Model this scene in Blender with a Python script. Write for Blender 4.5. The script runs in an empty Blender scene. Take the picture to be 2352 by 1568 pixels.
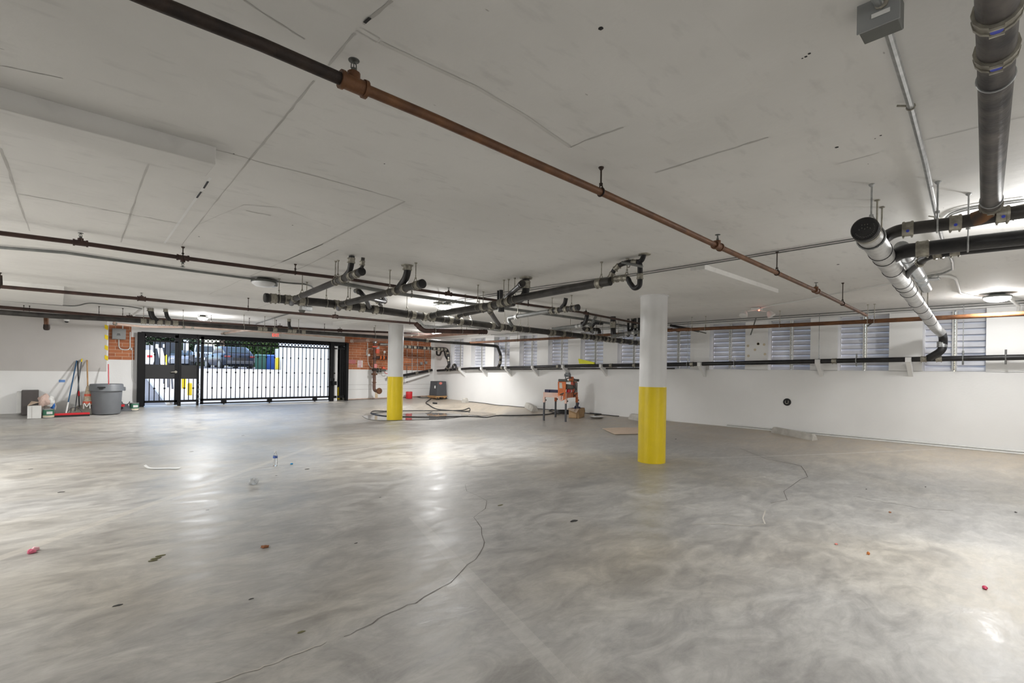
import bpy, bmesh, math, random
from mathutils import Vector, Matrix
PI = math.pi
S = bpy.context.scene
COL = S.collection
random.seed(7)

# ---------------------------------------------------------------- camera, sky, sun, exposure
CAM_F = 1134.0; CAM_X = 1176.0; CAM_Y = 851.0; ROLL = math.radians(.95); ZC = 1.446
A2 = math.radians(47.19)
FW = (math.cos(A2), math.sin(A2)); RT = (math.sin(A2), -math.cos(A2))
cd = bpy.data.cameras.new('camera'); cam = bpy.data.objects.new('camera', cd); COL.objects.link(cam)
cd.sensor_width = 36; cd.lens = CAM_F/2352*36; cd.shift_y = (CAM_Y-784)/2352; cd.clip_start = .05; cd.clip_end = 300
fw = Vector((FW[0], FW[1], 0)); rt0 = Vector((RT[0], RT[1], 0)); up0 = Vector((0, 0, 1))
rt = rt0*math.cos(ROLL)+up0*math.sin(ROLL); up = up0*math.cos(ROLL)-rt0*math.sin(ROLL)
cam.matrix_world = Matrix(((rt.x, up.x, -fw.x, 0), (rt.y, up.y, -fw.y, 0), (rt.z, up.z, -fw.z, ZC), (0, 0, 0, 1)))
S.camera = cam
S.view_settings.view_transform = 'Standard'; S.view_settings.look = 'None'
S.view_settings.gamma = 1; S.view_settings.use_curve_mapping = False
S.view_settings.exposure = 0.68

W = bpy.data.worlds.new('sky'); S.world = W; W.use_nodes = True
wn = W.node_tree; wn.nodes.clear()
wo = wn.nodes.new('ShaderNodeOutputWorld'); wb = wn.nodes.new('ShaderNodeBackground')
sky = wn.nodes.new('ShaderNodeTexSky'); sky.sky_type = 'NISHITA'; sky.sun_disc = False
sky.sun_elevation = math.radians(48); sky.sun_rotation = math.radians(150); sky.dust_density = 2.0
wn.links.new(sky.outputs[0], wb.inputs[0]); wb.inputs[1].default_value = .30
wn.links.new(wb.outputs[0], wo.inputs[0])
sl = bpy.data.lights.new('sun', 'SUN'); sl.energy = 1.9; sl.angle = math.radians(.6); sl.color = (1, .96, .9)
so = bpy.data.objects.new('sun', sl); COL.objects.link(so)
so.rotation_euler = Vector((.5, -.45, -1)).to_track_quat('-Z', 'Y').to_euler()

LAMP_W = 62.0     # watts of each garage lamp

# ---------------------------------------------------------------- geometry of the place
XR = 11.5      # right wall
YB = 17.15     # wall with the gate
YL = 16.5      # grey wall left of the gate
ZT = 2.70      # ceiling
XW, YF = -6.0, -6.0

def ray(px, py):
    x = px-CAM_X; y = py-CAM_Y
    u = (x*math.cos(ROLL)+y*math.sin(ROLL))/CAM_F; v = (-x*math.sin(ROLL)+y*math.cos(ROLL))/CAM_F
    return (FW[0]+RT[0]*u, FW[1]+RT[1]*u, -v)
def atz(px, py, z=ZT):
    r = ray(px, py); t = (z-ZC)/r[2]; return Vector((r[0]*t, r[1]*t, z))
def atx(px, py, X):
    r = ray(px, py); t = X/r[0]; return Vector((X, r[1]*t, ZC+r[2]*t))
def aty(px, py, Y):
    r = ray(px, py); t = Y/r[1]; return Vector((r[0]*t, Y, ZC+r[2]*t))
def atd(px, py, d):
    r = ray(px, py); return Vector((r[0]*d, r[1]*d, ZC+r[2]*d))
def proj(p):
    d = p[0]*FW[0]+p[1]*FW[1]
    u = CAM_F*(p[0]*RT[0]+p[1]*RT[1])/d; v = -CAM_F*(p[2]-ZC)/d
    return (CAM_X+u*math.cos(ROLL)-v*math.sin(ROLL), CAM_Y+u*math.sin(ROLL)+v*math.cos(ROLL))
def sst(t):
    t = max(0, min(1, t)); return t*t*(3-2*t)
def floor_z(x, y):
    a = max(0, (x-7.6)/3.9); a = .235*min(1, a)**1.4
    b = max(0, (y-12.9)/4.1); b = .28*min(1, b)**1.2
    z = max(a, b)+.25*min(a, b)
    e = math.hypot((x-8.65)/2.35, (y-13.1)/1.9)         # the low spot that holds the puddle
    w = sst((1.22-e)/.3)
    return z*(1-w)+w*.004
def atf(px, py):
    z = 0.0
    for _ in range(40):
        p = atz(px, py, z); z = .5*z+.5*floor_z(p.x, p.y)
    p.z = floor_z(p.x, p.y); return p

# ---------------------------------------------------------------- materials
def nd(nt, t, **k):
    n = nt.nodes.new(t)
    for a, b in k.items(): setattr(n, a, b)
    return n
MATS = {}
def mat(name, col, rough=.6, metal=0.0, var=.12, scale=6.0, bump=0.0, bscale=40, col2=None, spec=.5, emit=None, estr=0, alpha=None, trans=0, lo=.35, hi=.7):
    if name in MATS: return MATS[name]
    m = bpy.data.materials.new(name); m.use_nodes = True; nt = m.node_tree
    b = nt.nodes['Principled BSDF']
    b.inputs['Roughness'].default_value = rough; b.inputs['Metallic'].default_value = metal
    b.inputs['Specular IOR Level'].default_value = spec
    tc = nd(nt, 'ShaderNodeTexCoord')
    nz = nd(nt, 'ShaderNodeTexNoise'); nz.inputs['Scale'].default_value = scale; nz.inputs['Detail'].default_value = 6
    nt.links.new(tc.outputs['Object'], nz.inputs['Vector'])
    cr = nd(nt, 'ShaderNodeValToRGB')
    c2 = col2 if col2 else tuple(c*(1-var) for c in col)
    cr.color_ramp.elements[0].position = lo; cr.color_ramp.elements[0].color = (*c2, 1)
    cr.color_ramp.elements[1].position = hi; cr.color_ramp.elements[1].color = (*col, 1)
    nt.links.new(nz.outputs[0], cr.inputs[0]); nt.links.new(cr.outputs[0], b.inputs['Base Color'])
    if bump:
        n2 = nd(nt, 'ShaderNodeTexNoise'); n2.inputs['Scale'].default_value = bscale; n2.inputs['Detail'].default_value = 8
        nt.links.new(tc.outputs['Object'], n2.inputs['Vector'])
        bp = nd(nt, 'ShaderNodeBump'); bp.inputs['Strength'].default_value = bump; bp.inputs['Distance'].default_value = .01
        nt.links.new(n2.outputs[0], bp.inputs['Height']); nt.links.new(bp.outputs[0], b.inputs['Normal'])
    if emit: b.inputs['Emission Color'].default_value = (*emit, 1); b.inputs['Emission Strength'].default_value = estr
    if trans: b.inputs['Transmission Weight'].default_value = trans; b.inputs['IOR'].default_value = 1.33
    MATS[name] = m; return m

WHITE = mat('white_paint', (.84, .84, .83), .55, var=.05, scale=1.2, bump=.12, bscale=30)
GREYP = mat('grey_paint', (.53, .51, .49), .6, var=.08, scale=1.5, bump=.1)
COLW = mat('column_white', (.76, .76, .755), .4, var=.06, scale=3, bump=.08, bscale=25)
YEL = mat('yellow_paint', (.80, .60, .015), .3, var=.06, scale=5, bump=.06, bscale=25)
RUST = mat('rusty_steel', (.185, .078, .028), .5, .2, scale=9, col2=(.095, .038, .016), bump=.25, bscale=80)
RUSTD = mat('dark_rusty_steel', (.055, .035, .025), .6, .3, scale=12, col2=(.02, .014, .012), bump=.25, bscale=90)
BROWN = mat('brown_steel', (.085, .045, .035), .5, .3, scale=7, col2=(.045, .026, .022), bump=.1)
PINK = mat('primer_painted_pipe', (.42, .25, .19), .5, 0, scale=6, col2=(.30, .165, .12))
BEIGE = mat('pale_painted_pipe', (.62, .50, .43), .45, 0, scale=5, col2=(.5, .36, .29))
IRON = mat('black_cast_iron', (.022, .021, .021), .42, .1, scale=10, col2=(.008, .008, .010), bump=.2, bscale=60)
IRONG = mat('grey_dusted_iron', (.060, .055, .050), .45, .15, scale=8, col2=(.022, .020, .020), bump=.2, bscale=60)
CLAMP = mat('steel_band', (.42, .40, .34), .42, .75, scale=30, col2=(.25, .235, .2))
GALV = mat('galvanised_steel', (.48, .49, .49), .35, .8, scale=25, col2=(.33, .34, .34))
GREYPIPE = mat('grey_pipe', (.22, .225, .215), .5, .2, scale=8, col2=(.15, .155, .15))
WRAP = mat('silver_wrap', (.62, .62, .61), .38, .45, scale=14, col2=(.42, .42, .41), bump=.3, bscale=40)
BLACKP = mat('black_gate_paint', (.010, .010, .011), .5, .0, scale=6, spec=.15)
BLACK = mat('matt_black', (.012, .012, .013), .6)
DGREY = mat('dark_grey_plastic', (.065, .07, .08), .5, scale=5)
CANG = mat('grey_bin_plastic', (.17, .18, .195), .45, scale=5, var=.1)
STEELBOX = mat('grey_enclosure', (.30, .31, .31), .4, .3, scale=5)
DARKBOX = mat('dark_grey_enclosure', (.12, .125, .115), .45, .4, scale=8)
PVC = mat('white_plastic', (.72, .72, .70), .4, scale=5, var=.06)
RED = mat('red_plastic', (.62, .02, .03), .4, scale=6)
ORANGE = mat('orange_paint', (.75, .19, .035), .4, scale=6, col2=(.5, .11, .025))
ORANGEF = mat('faded_orange_paint', (.72, .42, .33), .5, scale=6, col2=(.72, .55, .48))
REDV = mat('red_valve_paint', (.75, .12, .06), .4, scale=10)
CARDB = mat('cardboard', (.50, .34, .19), .8, scale=4, col2=(.42, .27, .14))
CARDL = mat('pale_cardboard', (.66, .52, .40), .8, scale=4)
CONC = mat('light_concrete_block', (.58, .56, .52), .85, scale=8, col2=(.44, .42, .38), bump=.4, bscale=60)
RUBBER = mat('black_rubber_hose', (.03, .03, .032), .5, scale=6)
WOOD = mat('plain_wood', (.48, .29, .13), .6, scale=9, col2=(.36, .2, .08))
TRIMG = mat('weathered_black_strip', (.12, .11, .10), .7)
GLASSY = mat('clear_plastic', (.9, .93, .95), .08, trans=1.0, var=.01)
LENS = mat('lamp_lens', (.9, .9, .9), .3, emit=(1, .98, .95), estr=6)
LENSOFF = mat('lamp_lens_unlit', (.86, .87, .88), .3)
REDLED = mat('red_led', (.9, .05, .03), .3, emit=(1, .05, .03), estr=14)
EXITR = mat('exit_letter_red', (.8, .03, .02), .4, emit=(1, .08, .05), estr=.9)
LEAF = mat('leaf_green', (.10, .17, .04), .6, scale=1.5, col2=(.03, .07, .015), lo=.4, hi=.6)
LEAFD = mat('leaf_dark', (.04, .075, .025), .6, scale=2.5, col2=(.012, .025, .01), lo=.4, hi=.6)
ASPH = mat('asphalt', (.17, .18, .20), .8, scale=5, bump=.2)
DRIVE = mat('driveway_concrete', (.60, .58, .545), .85, scale=1.2, var=.08)
STUCCO = mat('white_stucco', (.82, .82, .82), .8, scale=3, var=.04)
CHARC = mat('charcoal_boards', (.06, .065, .075), .7, scale=2)
BLUEW = mat('pale_blue_car_paint', (.50, .58, .68), .25, .1, scale=2)
DARKCAR = mat('dark_blue_car_paint', (.05, .06, .085), .2, .4, scale=2)
SILVERCAR = mat('silver_car_paint', (.36, .39, .44), .25, .3, scale=2)
CARGLASS = mat('car_glass', (.03, .045, .05), .05, scale=2, spec=.8)
BLUEB = mat('blue_bin_plastic', (.02, .10, .42), .4, scale=4)
GREENB = mat('green_bin_plastic', (.025, .10, .075), .45, scale=4)
CANGRN = mat('paint_can_green_label', (.04, .17, .10), .5, scale=3)
STICK = mat('sticker_blue', (.05, .08, .62), .4)
LOUV = mat('painted_louvre', (.76, .77, .81), .6, scale=3, col2=(.60, .61, .65), lo=.3, hi=.62)
GAP = mat('louvre_crevice_shade', (.22, .22, .24), .8)  # dark tone standing for the shade between louvre blades

def brickmat():
    m = bpy.data.materials.new('brickwork'); m.use_nodes = True; nt = m.node_tree; b = nt.nodes['Principled BSDF']
    tc = nd(nt, 'ShaderNodeTexCoord'); mp = nd(nt, 'ShaderNodeMapping'); mp.inputs['Rotation'].default_value = (PI/2, 0, 0)
    br = nd(nt, 'ShaderNodeTexBrick'); br.inputs['Scale'].default_value = 1
    br.inputs['Brick Width'].default_value = .30; br.inputs['Row Height'].default_value = .092
    br.inputs['Mortar Size'].default_value = .006; br.inputs['Color1'].default_value = (.52, .19, .085, 1)
    br.inputs['Color2'].default_value = (.38, .13, .06, 1); br.inputs['Mortar'].default_value = (.60, .42, .31, 1)
    nz = nd(nt, 'ShaderNodeTexNoise'); nz.inputs['Scale'].default_value = 3; nz.inputs['Detail'].default_value = 8
    mx = nd(nt, 'ShaderNodeMixRGB', blend_type='MULTIPLY'); mx.inputs[0].default_value = .6
    cr = nd(nt, 'ShaderNodeValToRGB'); cr.color_ramp.elements[0].position = .3; cr.color_ramp.elements[0].color = (.6, .55, .5, 1)
    cr.color_ramp.elements[1].position = .6
    nt.links.new(tc.outputs['Object'], mp.inputs[0]); nt.links.new(mp.outputs[0], br.inputs[0]); nt.links.new(tc.outputs['Object'], nz.inputs[0])
    nt.links.new(nz.outputs[0], cr.inputs[0]); nt.links.new(br.outputs[0], mx.inputs[1]); nt.links.new(cr.outputs[0], mx.inputs[2])
    nt.links.new(mx.outputs[0], b.inputs['Base Color']); b.inputs['Roughness'].default_value = .85
    bp = nd(nt, 'ShaderNodeBump'); bp.inputs['Strength'].default_value = .5; bp.inputs['Distance'].default_value = .006; bp.invert = True
    nt.links.new(br.outputs[1], bp.inputs['Height']); nt.links.new(bp.outputs[0], b.inputs['Normal'])
    return m
BRICK = brickmat()

def concretefloor():
    m = bpy.data.materials.new('polished_concrete'); m.use_nodes = True; nt = m.node_tree; b = nt.nodes['Principled BSDF']
    L = nt.links.new
    tc = nd(nt, 'ShaderNodeTexCoord')
    def noise(s, d=8, rough=.6, dist=0, rot=0, sc=(1, 1, 1)):
        mp = nd(nt, 'ShaderNodeMapping'); mp.inputs['Rotation'].default_value = (0, 0, rot); mp.inputs['Scale'].default_value = sc
        n = nd(nt, 'ShaderNodeTexNoise'); n.inputs['Scale'].default_value = s; n.inputs['Detail'].default_value = d
        n.inputs['Roughness'].default_value = rough; n.inputs['Distortion'].default_value = dist
        L(tc.outputs['Object'], mp.inputs[0]); L(mp.outputs[0], n.inputs[0]); return n
    def ramp(src, a, b_, ca, cb):
        r = nd(nt, 'ShaderNodeValToRGB'); r.color_ramp.elements[0].position = a; r.color_ramp.elements[1].position = b_
        r.color_ramp.elements[0].color = (*ca, 1); r.color_ramp.elements[1].color = (*cb, 1); L(src, r.inputs[0]); return r
    def mix(fac, a, c, mode='MIX'):
        x = nd(nt, 'ShaderNodeMixRGB', blend_type=mode)
        for i, v in ((0, fac), (1, a), (2, c)):
            if hasattr(v, 'links') or hasattr(v, 'is_linked'): L(v, x.inputs[i])
            elif i == 0: x.inputs[0].default_value = v
            else: x.inputs[i].default_value = (*v, 1)
        return x
    n1 = noise(.45, 8, .62, .6); base = ramp(n1.outputs[0], .32, .68, (.37, .36, .34), (.55, .54, .515))
    n2 = noise(1.7, 10, .7, 1.2, .5, (1, 1.8, 1)); s2 = ramp(n2.outputs[0], .36, .60, (.55, .55, .56), (1, 1, 1))
    c = mix(.75, base.outputs[0], s2.outputs[0], 'MULTIPLY')
    n3 = noise(6, 10, .7, .8, -.5, (1, 2.2, 1)); s3 = ramp(n3.outputs[0], .3, .62, (.74, .73, .72), (1.04, 1.04, 1.04))
    c = mix(.7, c.outputs[0], s3.outputs[0], 'MULTIPLY')
    n4 = noise(.33, 6, .5, .3); s4 = ramp(n4.outputs[0], .45, .7, (1, 1, 1), (1.05, .96, .80))   # yellow brown tinge in patches
    c = mix(.8, c.outputs[0], s4.outputs[0], 'MULTIPLY')
    # brown silt towards the right wall
    sx = nd(nt, 'ShaderNodeSeparateXYZ'); L(tc.outputs['Object'], sx.inputs[0])
    mr = nd(nt, 'ShaderNodeMapRange'); mr.inputs[1].default_value = 8.4; mr.inputs[2].default_value = 11.5; L(sx.outputs[0], mr.inputs[0])
    mm = nd(nt, 'ShaderNodeMath', operation='MULTIPLY'); L(mr.outputs[0], mm.inputs[0]); L(n2.outputs[0], mm.inputs[1])
    c = mix(mm.outputs[0], c.outputs[0], (.50, .40, .29))
    # faded stall stripes
    def stripe(c, p, q, w, col, amt):
        d = Vector((q[0]-p[0], q[1]-p[1])); Ln = d.length; d /= Ln; n = (-d.y, d.x)
        def lin(a, b2, c0):
            m1 = nd(nt, 'ShaderNodeMath', operation='MULTIPLY'); L(sx.outputs[0], m1.inputs[0]); m1.inputs[1].default_value = a
            m2 = nd(nt, 'ShaderNodeMath', operation='MULTIPLY_ADD'); L(sx.outputs[1], m2.inputs[0]); m2.inputs[1].default_value = b2; L(m1.outputs[0], m2.inputs[2])
            m3 = nd(nt, 'ShaderNodeMath', operation='ADD'); L(m2.outputs[0], m3.inputs[0]); m3.inputs[1].default_value = c0; return m3
        t = lin(d.x, d.y, -(p[0]*d.x+p[1]*d.y)); s = lin(n[0], n[1], -(p[0]*n[0]+p[1]*n[1]))
        ab = nd(nt, 'ShaderNodeMath', operation='ABSOLUTE'); L(s.outputs[0], ab.inputs[0])
        a1 = nd(nt, 'ShaderNodeMath', operation='LESS_THAN'); L(ab.outputs[0], a1.inputs[0]); a1.inputs[1].default_value = w/2
        a2 = nd(nt, 'ShaderNodeMath', operation='GREATER_THAN'); L(t.outputs[0], a2.inputs[0]); a2.inputs[1].default_value = 0
        a3 = nd(nt, 'ShaderNodeMath', operation='LESS_THAN'); L(t.outputs[0], a3.inputs[0]); a3.inputs[1].default_value = Ln
        u = nd(nt, 'ShaderNodeMath', operation='MULTIPLY'); L(a1.outputs[0], u.inputs[0]); L(a2.outputs[0], u.inputs[1])
        u2 = nd(nt, 'ShaderNodeMath', operation='MULTIPLY'); L(u.outputs[0], u2.inputs[0]); L(a3.outputs[0], u2.inputs[1])
        u3 = nd(nt, 'ShaderNodeMath', operation='MULTIPLY'); L(u2.outputs[0], u3.inputs[0]); u3.inputs[1].default_value = amt
        u4 = nd(nt, 'ShaderNodeMath', operation='MULTIPLY'); L(u3.outputs[0], u4.inputs[0]); L(n3.outputs[0], u4.inputs[1])
        return mix(u4.outputs[0], c.outputs[0], col)
    c = stripe(c, (2.6, 4.2), (1.6, .9), .10, (.56, .545, .51), .5)
    c = stripe(c, (-.6, 4.9), (3.4, 9.0), .10, (.58, .54, .47), .75)
    c = stripe(c, (7.9, 4.15), (11.3, 1.2), .05, (.62, .60, .57), .8)
    L(c.outputs[0], b.inputs['Base Color'])
    rr = nd(nt, 'ShaderNodeMapRange'); rr.inputs[1].default_value = .35; rr.inputs[2].default_value = .65
    rr.inputs[3].default_value = .30; rr.inputs[4].default_value = .54; L(n2.outputs[0], rr.inputs[0]); L(rr.outputs[0], b.inputs['Roughness'])
    b.inputs['Specular IOR Level'].default_value = .62
    bp = nd(nt, 'ShaderNodeBump'); bp.inputs['Strength'].default_value = .2; bp.inputs['Distance'].default_value = .012
    n5 = noise(3.2, 7, .6, .6, .3, (1, 1.7, 1)); L(n5.outputs[0], bp.inputs['Height']); L(bp.outputs[0], b.inputs['Normal'])
    return m
FLOORM = concretefloor()

def ceilmat():
    m = bpy.data.materials.new('painted_slab_soffit'); m.use_nodes = True; nt = m.node_tree; b = nt.nodes['Principled BSDF']; L = nt.links.new
    tc = nd(nt, 'ShaderNodeTexCoord')
    n1 = nd(nt, 'ShaderNodeTexNoise'); n1.inputs['Scale'].default_value = .55; n1.inputs['Detail'].default_value = 7; n1.inputs['Roughness'].default_value = .6
    r1 = nd(nt, 'ShaderNodeValToRGB'); r1.color_ramp.elements[0].position = .32; r1.color_ramp.elements[0].color = (.70, .69, .665, 1)
    r1.color_ramp.elements[1].position = .6; r1.color_ramp.elements[1].color = (.79, .78, .755, 1)
    mp = nd(nt, 'ShaderNodeMapping'); mp.inputs['Scale'].default_value = (1, 3, 1)
    n2 = nd(nt, 'ShaderNodeTexNoise'); n2.inputs['Scale'].default_value = 5; n2.inputs['Detail'].default_value = 8
    r2 = nd(nt, 'ShaderNodeValToRGB'); r2.color_ramp.elements[0].position = .27; r2.color_ramp.elements[0].color = (.84, .84, .84, 1); r2.color_ramp.elements[1].position = .42
    vo = nd(nt, 'ShaderNodeTexVoronoi'); vo.inputs['Scale'].default_value = 2.6
    r3 = nd(nt, 'ShaderNodeValToRGB'); r3.color_ramp.elements[0].position = .018; r3.color_ramp.elements[0].color = (.30, .28, .26, 1); r3.color_ramp.elements[1].position = .03
    L(tc.outputs['Object'], n1.inputs[0]); L(tc.outputs['Object'], mp.inputs[0]); L(mp.outputs[0], n2.inputs[0]); L(mp.outputs[0], vo.inputs[0])
    L(n1.outputs[0], r1.inputs[0]); L(n2.outputs[0], r2.inputs[0]); L(vo.outputs[0], r3.inputs[0])
    x1 = nd(nt, 'ShaderNodeMixRGB', blend_type='MULTIPLY'); x1.inputs[0].default_value = .6; L(r1.outputs[0], x1.inputs[1]); L(r2.outputs[0], x1.inputs[2])
    x2 = nd(nt, 'ShaderNodeMixRGB', blend_type='MULTIPLY'); x2.inputs[0].default_value = .55; L(x1.outputs[0], x2.inputs[1]); L(r3.outputs[0], x2.inputs[2])
    L(x2.outputs[0], b.inputs['Base Color']); b.inputs['Roughness'].default_value = .75
    bp = nd(nt, 'ShaderNodeBump'); bp.inputs['Strength'].default_value = .22; bp.inputs['Distance'].default_value = .01
    n4 = nd(nt, 'ShaderNodeTexNoise'); n4.inputs['Scale'].default_value = 14; n4.inputs['Detail'].default_value = 8; L(tc.outputs['Object'], n4.inputs[0])
    L(n4.outputs[0], bp.inputs['Height']); L(bp.outputs[0], b.inputs['Normal'])
    return m
CEILM = ceilmat()

# ---------------------------------------------------------------- mesh helpers
V = Vector
def frame(d):
    d = d.normalized(); a = V((0, 0, 1)) if abs(d.z) < .9 else V((1, 0, 0))
    x = d.cross(a).normalized(); return x, d.cross(x).normalized()
def box(bm, a, b, rot=0, piv=None):
    vs = [V((x, y, z)) for x in (a[0], b[0]) for y in (a[1], b[1]) for z in (a[2], b[2])]
    if rot:
        c = V(piv) if piv else (V(a)+V(b))/2; R = Matrix.Rotation(rot, 3, 'Z'); vs = [R@(v-c)+c for v in vs]
    v = [bm.verts.new(p) for p in vs]
    for f in ((0, 1, 3, 2), (4, 6, 7, 5), (0, 4, 5, 1), (2, 3, 7, 6), (0, 2, 6, 4), (1, 5, 7, 3)): bm.faces.new([v[i] for i in f])
def cbox(bm, c, s, M=None):
    c = V(c); vs = []
    for x in (-.5, .5):
        for y in (-.5, .5):
            for z in (-.5, .5):
                p = V((x*s[0], y*s[1], z*s[2])); vs.append((M@p if M else p)+c)
    v = [bm.verts.new(p) for p in vs]
    for f in ((0, 1, 3, 2), (4, 6, 7, 5), (0, 4, 5, 1), (2, 3, 7, 6), (0, 2, 6, 4), (1, 5, 7, 3)): bm.faces.new([v[i] for i in f])
def tube(bm, pts, r, seg=12, cap=True, r2=None):
    pts = [V(p) for p in pts]; n = len(pts); rings = []; x = None
    for i, p in enumerate(pts):
        if i == 0: d = pts[1]-p
        elif i == n-1: d = p-pts[-2]
        else: d = (pts[i+1]-p).normalized()+(p-pts[i-1]).normalized()
        if d.length < 1e-9: d = pts[i]-pts[i-1]
        d.normalize()
        if x is None: x, y = frame(d)
        else:
            x = (x-d*x.dot(d))
            if x.length < 1e-6: x, _ = frame(d)
            x.normalize(); y = d.cross(x)
        rr = r if r2 is None else r+(r2-r)*i/(n-1)
        k = 1.0
        if 0 < i < n-1:
            cs = (pts[i+1]-p).normalized().dot((p-pts[i-1]).normalized()); k = 1/max(.5, math.sqrt(max(0.05, (1+cs)/2)))
            if k < 1.02: k = 1
            else: k = min(k, 1.2)
        rings.append([bm.verts.new(p+x*(rr*k*math.cos(a))+y*(rr*k*math.sin(a))) for a in [2*PI*j/seg for j in range(seg)]])
    for i in range(n-1):
        for j in range(seg):
            bm.faces.new((rings[i][j], rings[i][(j+1) % seg], rings[i+1][(j+1) % seg], rings[i+1][j]))
    if cap: bm.faces.new(rings[0][::-1]); bm.faces.new(rings[-1])
def fillet(pts, R, n=5):
    pts = [V(p) for p in pts]; out = [pts[0]]
    for i in range(1, len(pts)-1):
        a, b, c = pts[i-1], pts[i], pts[i+1]; u = (a-b); w = (c-b); k = min(R, u.length*.45, w.length*.45)
        p = b+u.normalized()*k; q = b+w.normalized()*k
        for j in range(n+1):
            t = j/n; out.append((1-t)**2*p+2*t*(1-t)*b+t*t*q)
    out.append(pts[-1]); return out
def smooth(pts, n=8):
    pts = [V(p) for p in pts]; P = [pts[0]*2-pts[1]]+pts+[pts[-1]*2-pts[-2]]; out = []
    for i in range(1, len(P)-2):
        for j in range(n):
            t = j/n; a, b, c, d = P[i-1:i+3]
            out.append(.5*((2*b)+(c-a)*t+(2*a-5*b+4*c-d)*t*t+(-a+3*b-3*c+d)*t**3))
    out.append(pts[-1]); return out
def cyl(bm, a, b, r, r2=None, seg=16): tube(bm, [a, b], r, seg, True, r if r2 is None else r2)
def lathe(bm, prof, c=(0, 0, 0), ax=V((0, 0, 1)), seg=20):
    ax = V(ax).normalized(); x, y = frame(ax); c = V(c); rings = []
    for r, h in prof:
        rings.append([bm.verts.new(c+ax*h+x*(max(r, 1e-4)*math.cos(a))+y*(max(r, 1e-4)*math.sin(a))) for a in [2*PI*j/seg for j in range(seg)]])
    for i in range(len(rings)-1):
        for j in range(seg): bm.faces.new((rings[i][j], rings[i][(j+1) % seg], rings[i+1][(j+1) % seg], rings[i+1][j]))
    bm.faces.new(rings[0][::-1]); bm.faces.new(rings[-1])
def torus(bm, c, nrm, R, r, seg=20, s2=6, a0=0, a1=2*PI):
    x, y = frame(V(nrm)); c = V(c); full = abs(a1-a0-2*PI) < 1e-6; n = seg if full else seg+1
    rings = []
    for i in range(n):
        a = a0+(a1-a0)*i/seg; o = x*math.cos(a)+y*math.sin(a)
        rings.append([bm.verts.new(c+o*(R+r*math.cos(b))+V(nrm).normalized()*(r*math.sin(b))) for b in [2*PI*k/s2 for k in range(s2)]])
    m = n if full else n-1
    for i in range(m):
        for k in range(s2): bm.faces.new((rings[i][k], rings[(i+1) % n][k], rings[(i+1) % n][(k+1) % s2], rings[i][(k+1) % s2]))
def ball(bm, c, r, sub=1, sc=(1, 1, 1)):
    bmesh.ops.create_icosphere(bm, subdivisions=sub, radius=1, matrix=Matrix.Translation(V(c))@Matrix.Diagonal((r*sc[0], r*sc[1], r*sc[2], 1)))
def poly(bm, pts, th=0, n=V((0, 0, 1))):
    vs = [bm.verts.new(V(p)) for p in pts]; bm.faces.new(vs)
    if th:
        ws = [bm.verts.new(V(p)+V(n)*th) for p in pts]; bm.faces.new(ws[::-1])
        k = len(vs)
        for i in range(k): bm.faces.new((vs[i], ws[i], ws[(i+1) % k], vs[(i+1) % k]))
def wloc(o):
    return V(o.location)+(wloc(o.parent) if o.parent else V((0, 0, 0)))
def obj(name, bm, m, parent=None, smooth_=False, bev=0):
    if parent is not None: bmesh.ops.translate(bm, verts=bm.verts, vec=-wloc(parent))
    bmesh.ops.recalc_face_normals(bm, faces=bm.faces)
    me = bpy.data.meshes.new(name); bm.to_mesh(me); bm.free()
    if smooth_:
        me.polygons.foreach_set('use_smooth', [True]*len(me.polygons))
        try: me.set_sharp_from_angle(angle=math.radians(38))
        except Exception: pass
    o = bpy.data.objects.new(name, me); COL.objects.link(o); o.parent = parent
    for mm in (m if isinstance(m, (list, tuple)) else [m]): me.materials.append(mm)
    if bev:
        md = o.modifiers.new('bevel', 'BEVEL'); md.width = bev; md.segments = 2; md.limit_method = 'ANGLE'
    return o
def B(): return bmesh.new()
def tag(o, label, cat, group=None):
    o['label'] = label; o['category'] = cat
    if group: o['group'] = group
    return o
def thing(name, label, cat, loc=(0, 0, 0), group=None):
    o = bpy.data.objects.new(name, None); COL.objects.link(o); o.location = V(loc); o.empty_display_size = .1
    return tag(o, label, cat, group)
def struct(name, bm, m, **k):
    o = obj(name, bm, m, **k); o['kind'] = 'structure'; return o
def copytree(o, parent=None):
    c = o.copy(); COL.objects.link(c); c.parent = parent
    for ch in [x for x in bpy.data.objects if x.parent == o]: copytree(ch, c)
    return c
ORD = ['first', 'second', 'third', 'fourth', 'fifth', 'sixth', 'seventh', 'eighth', 'ninth', 'tenth', 'eleventh', 'twelfth', 'thirteenth', 'fourteenth', 'fifteenth']

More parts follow.
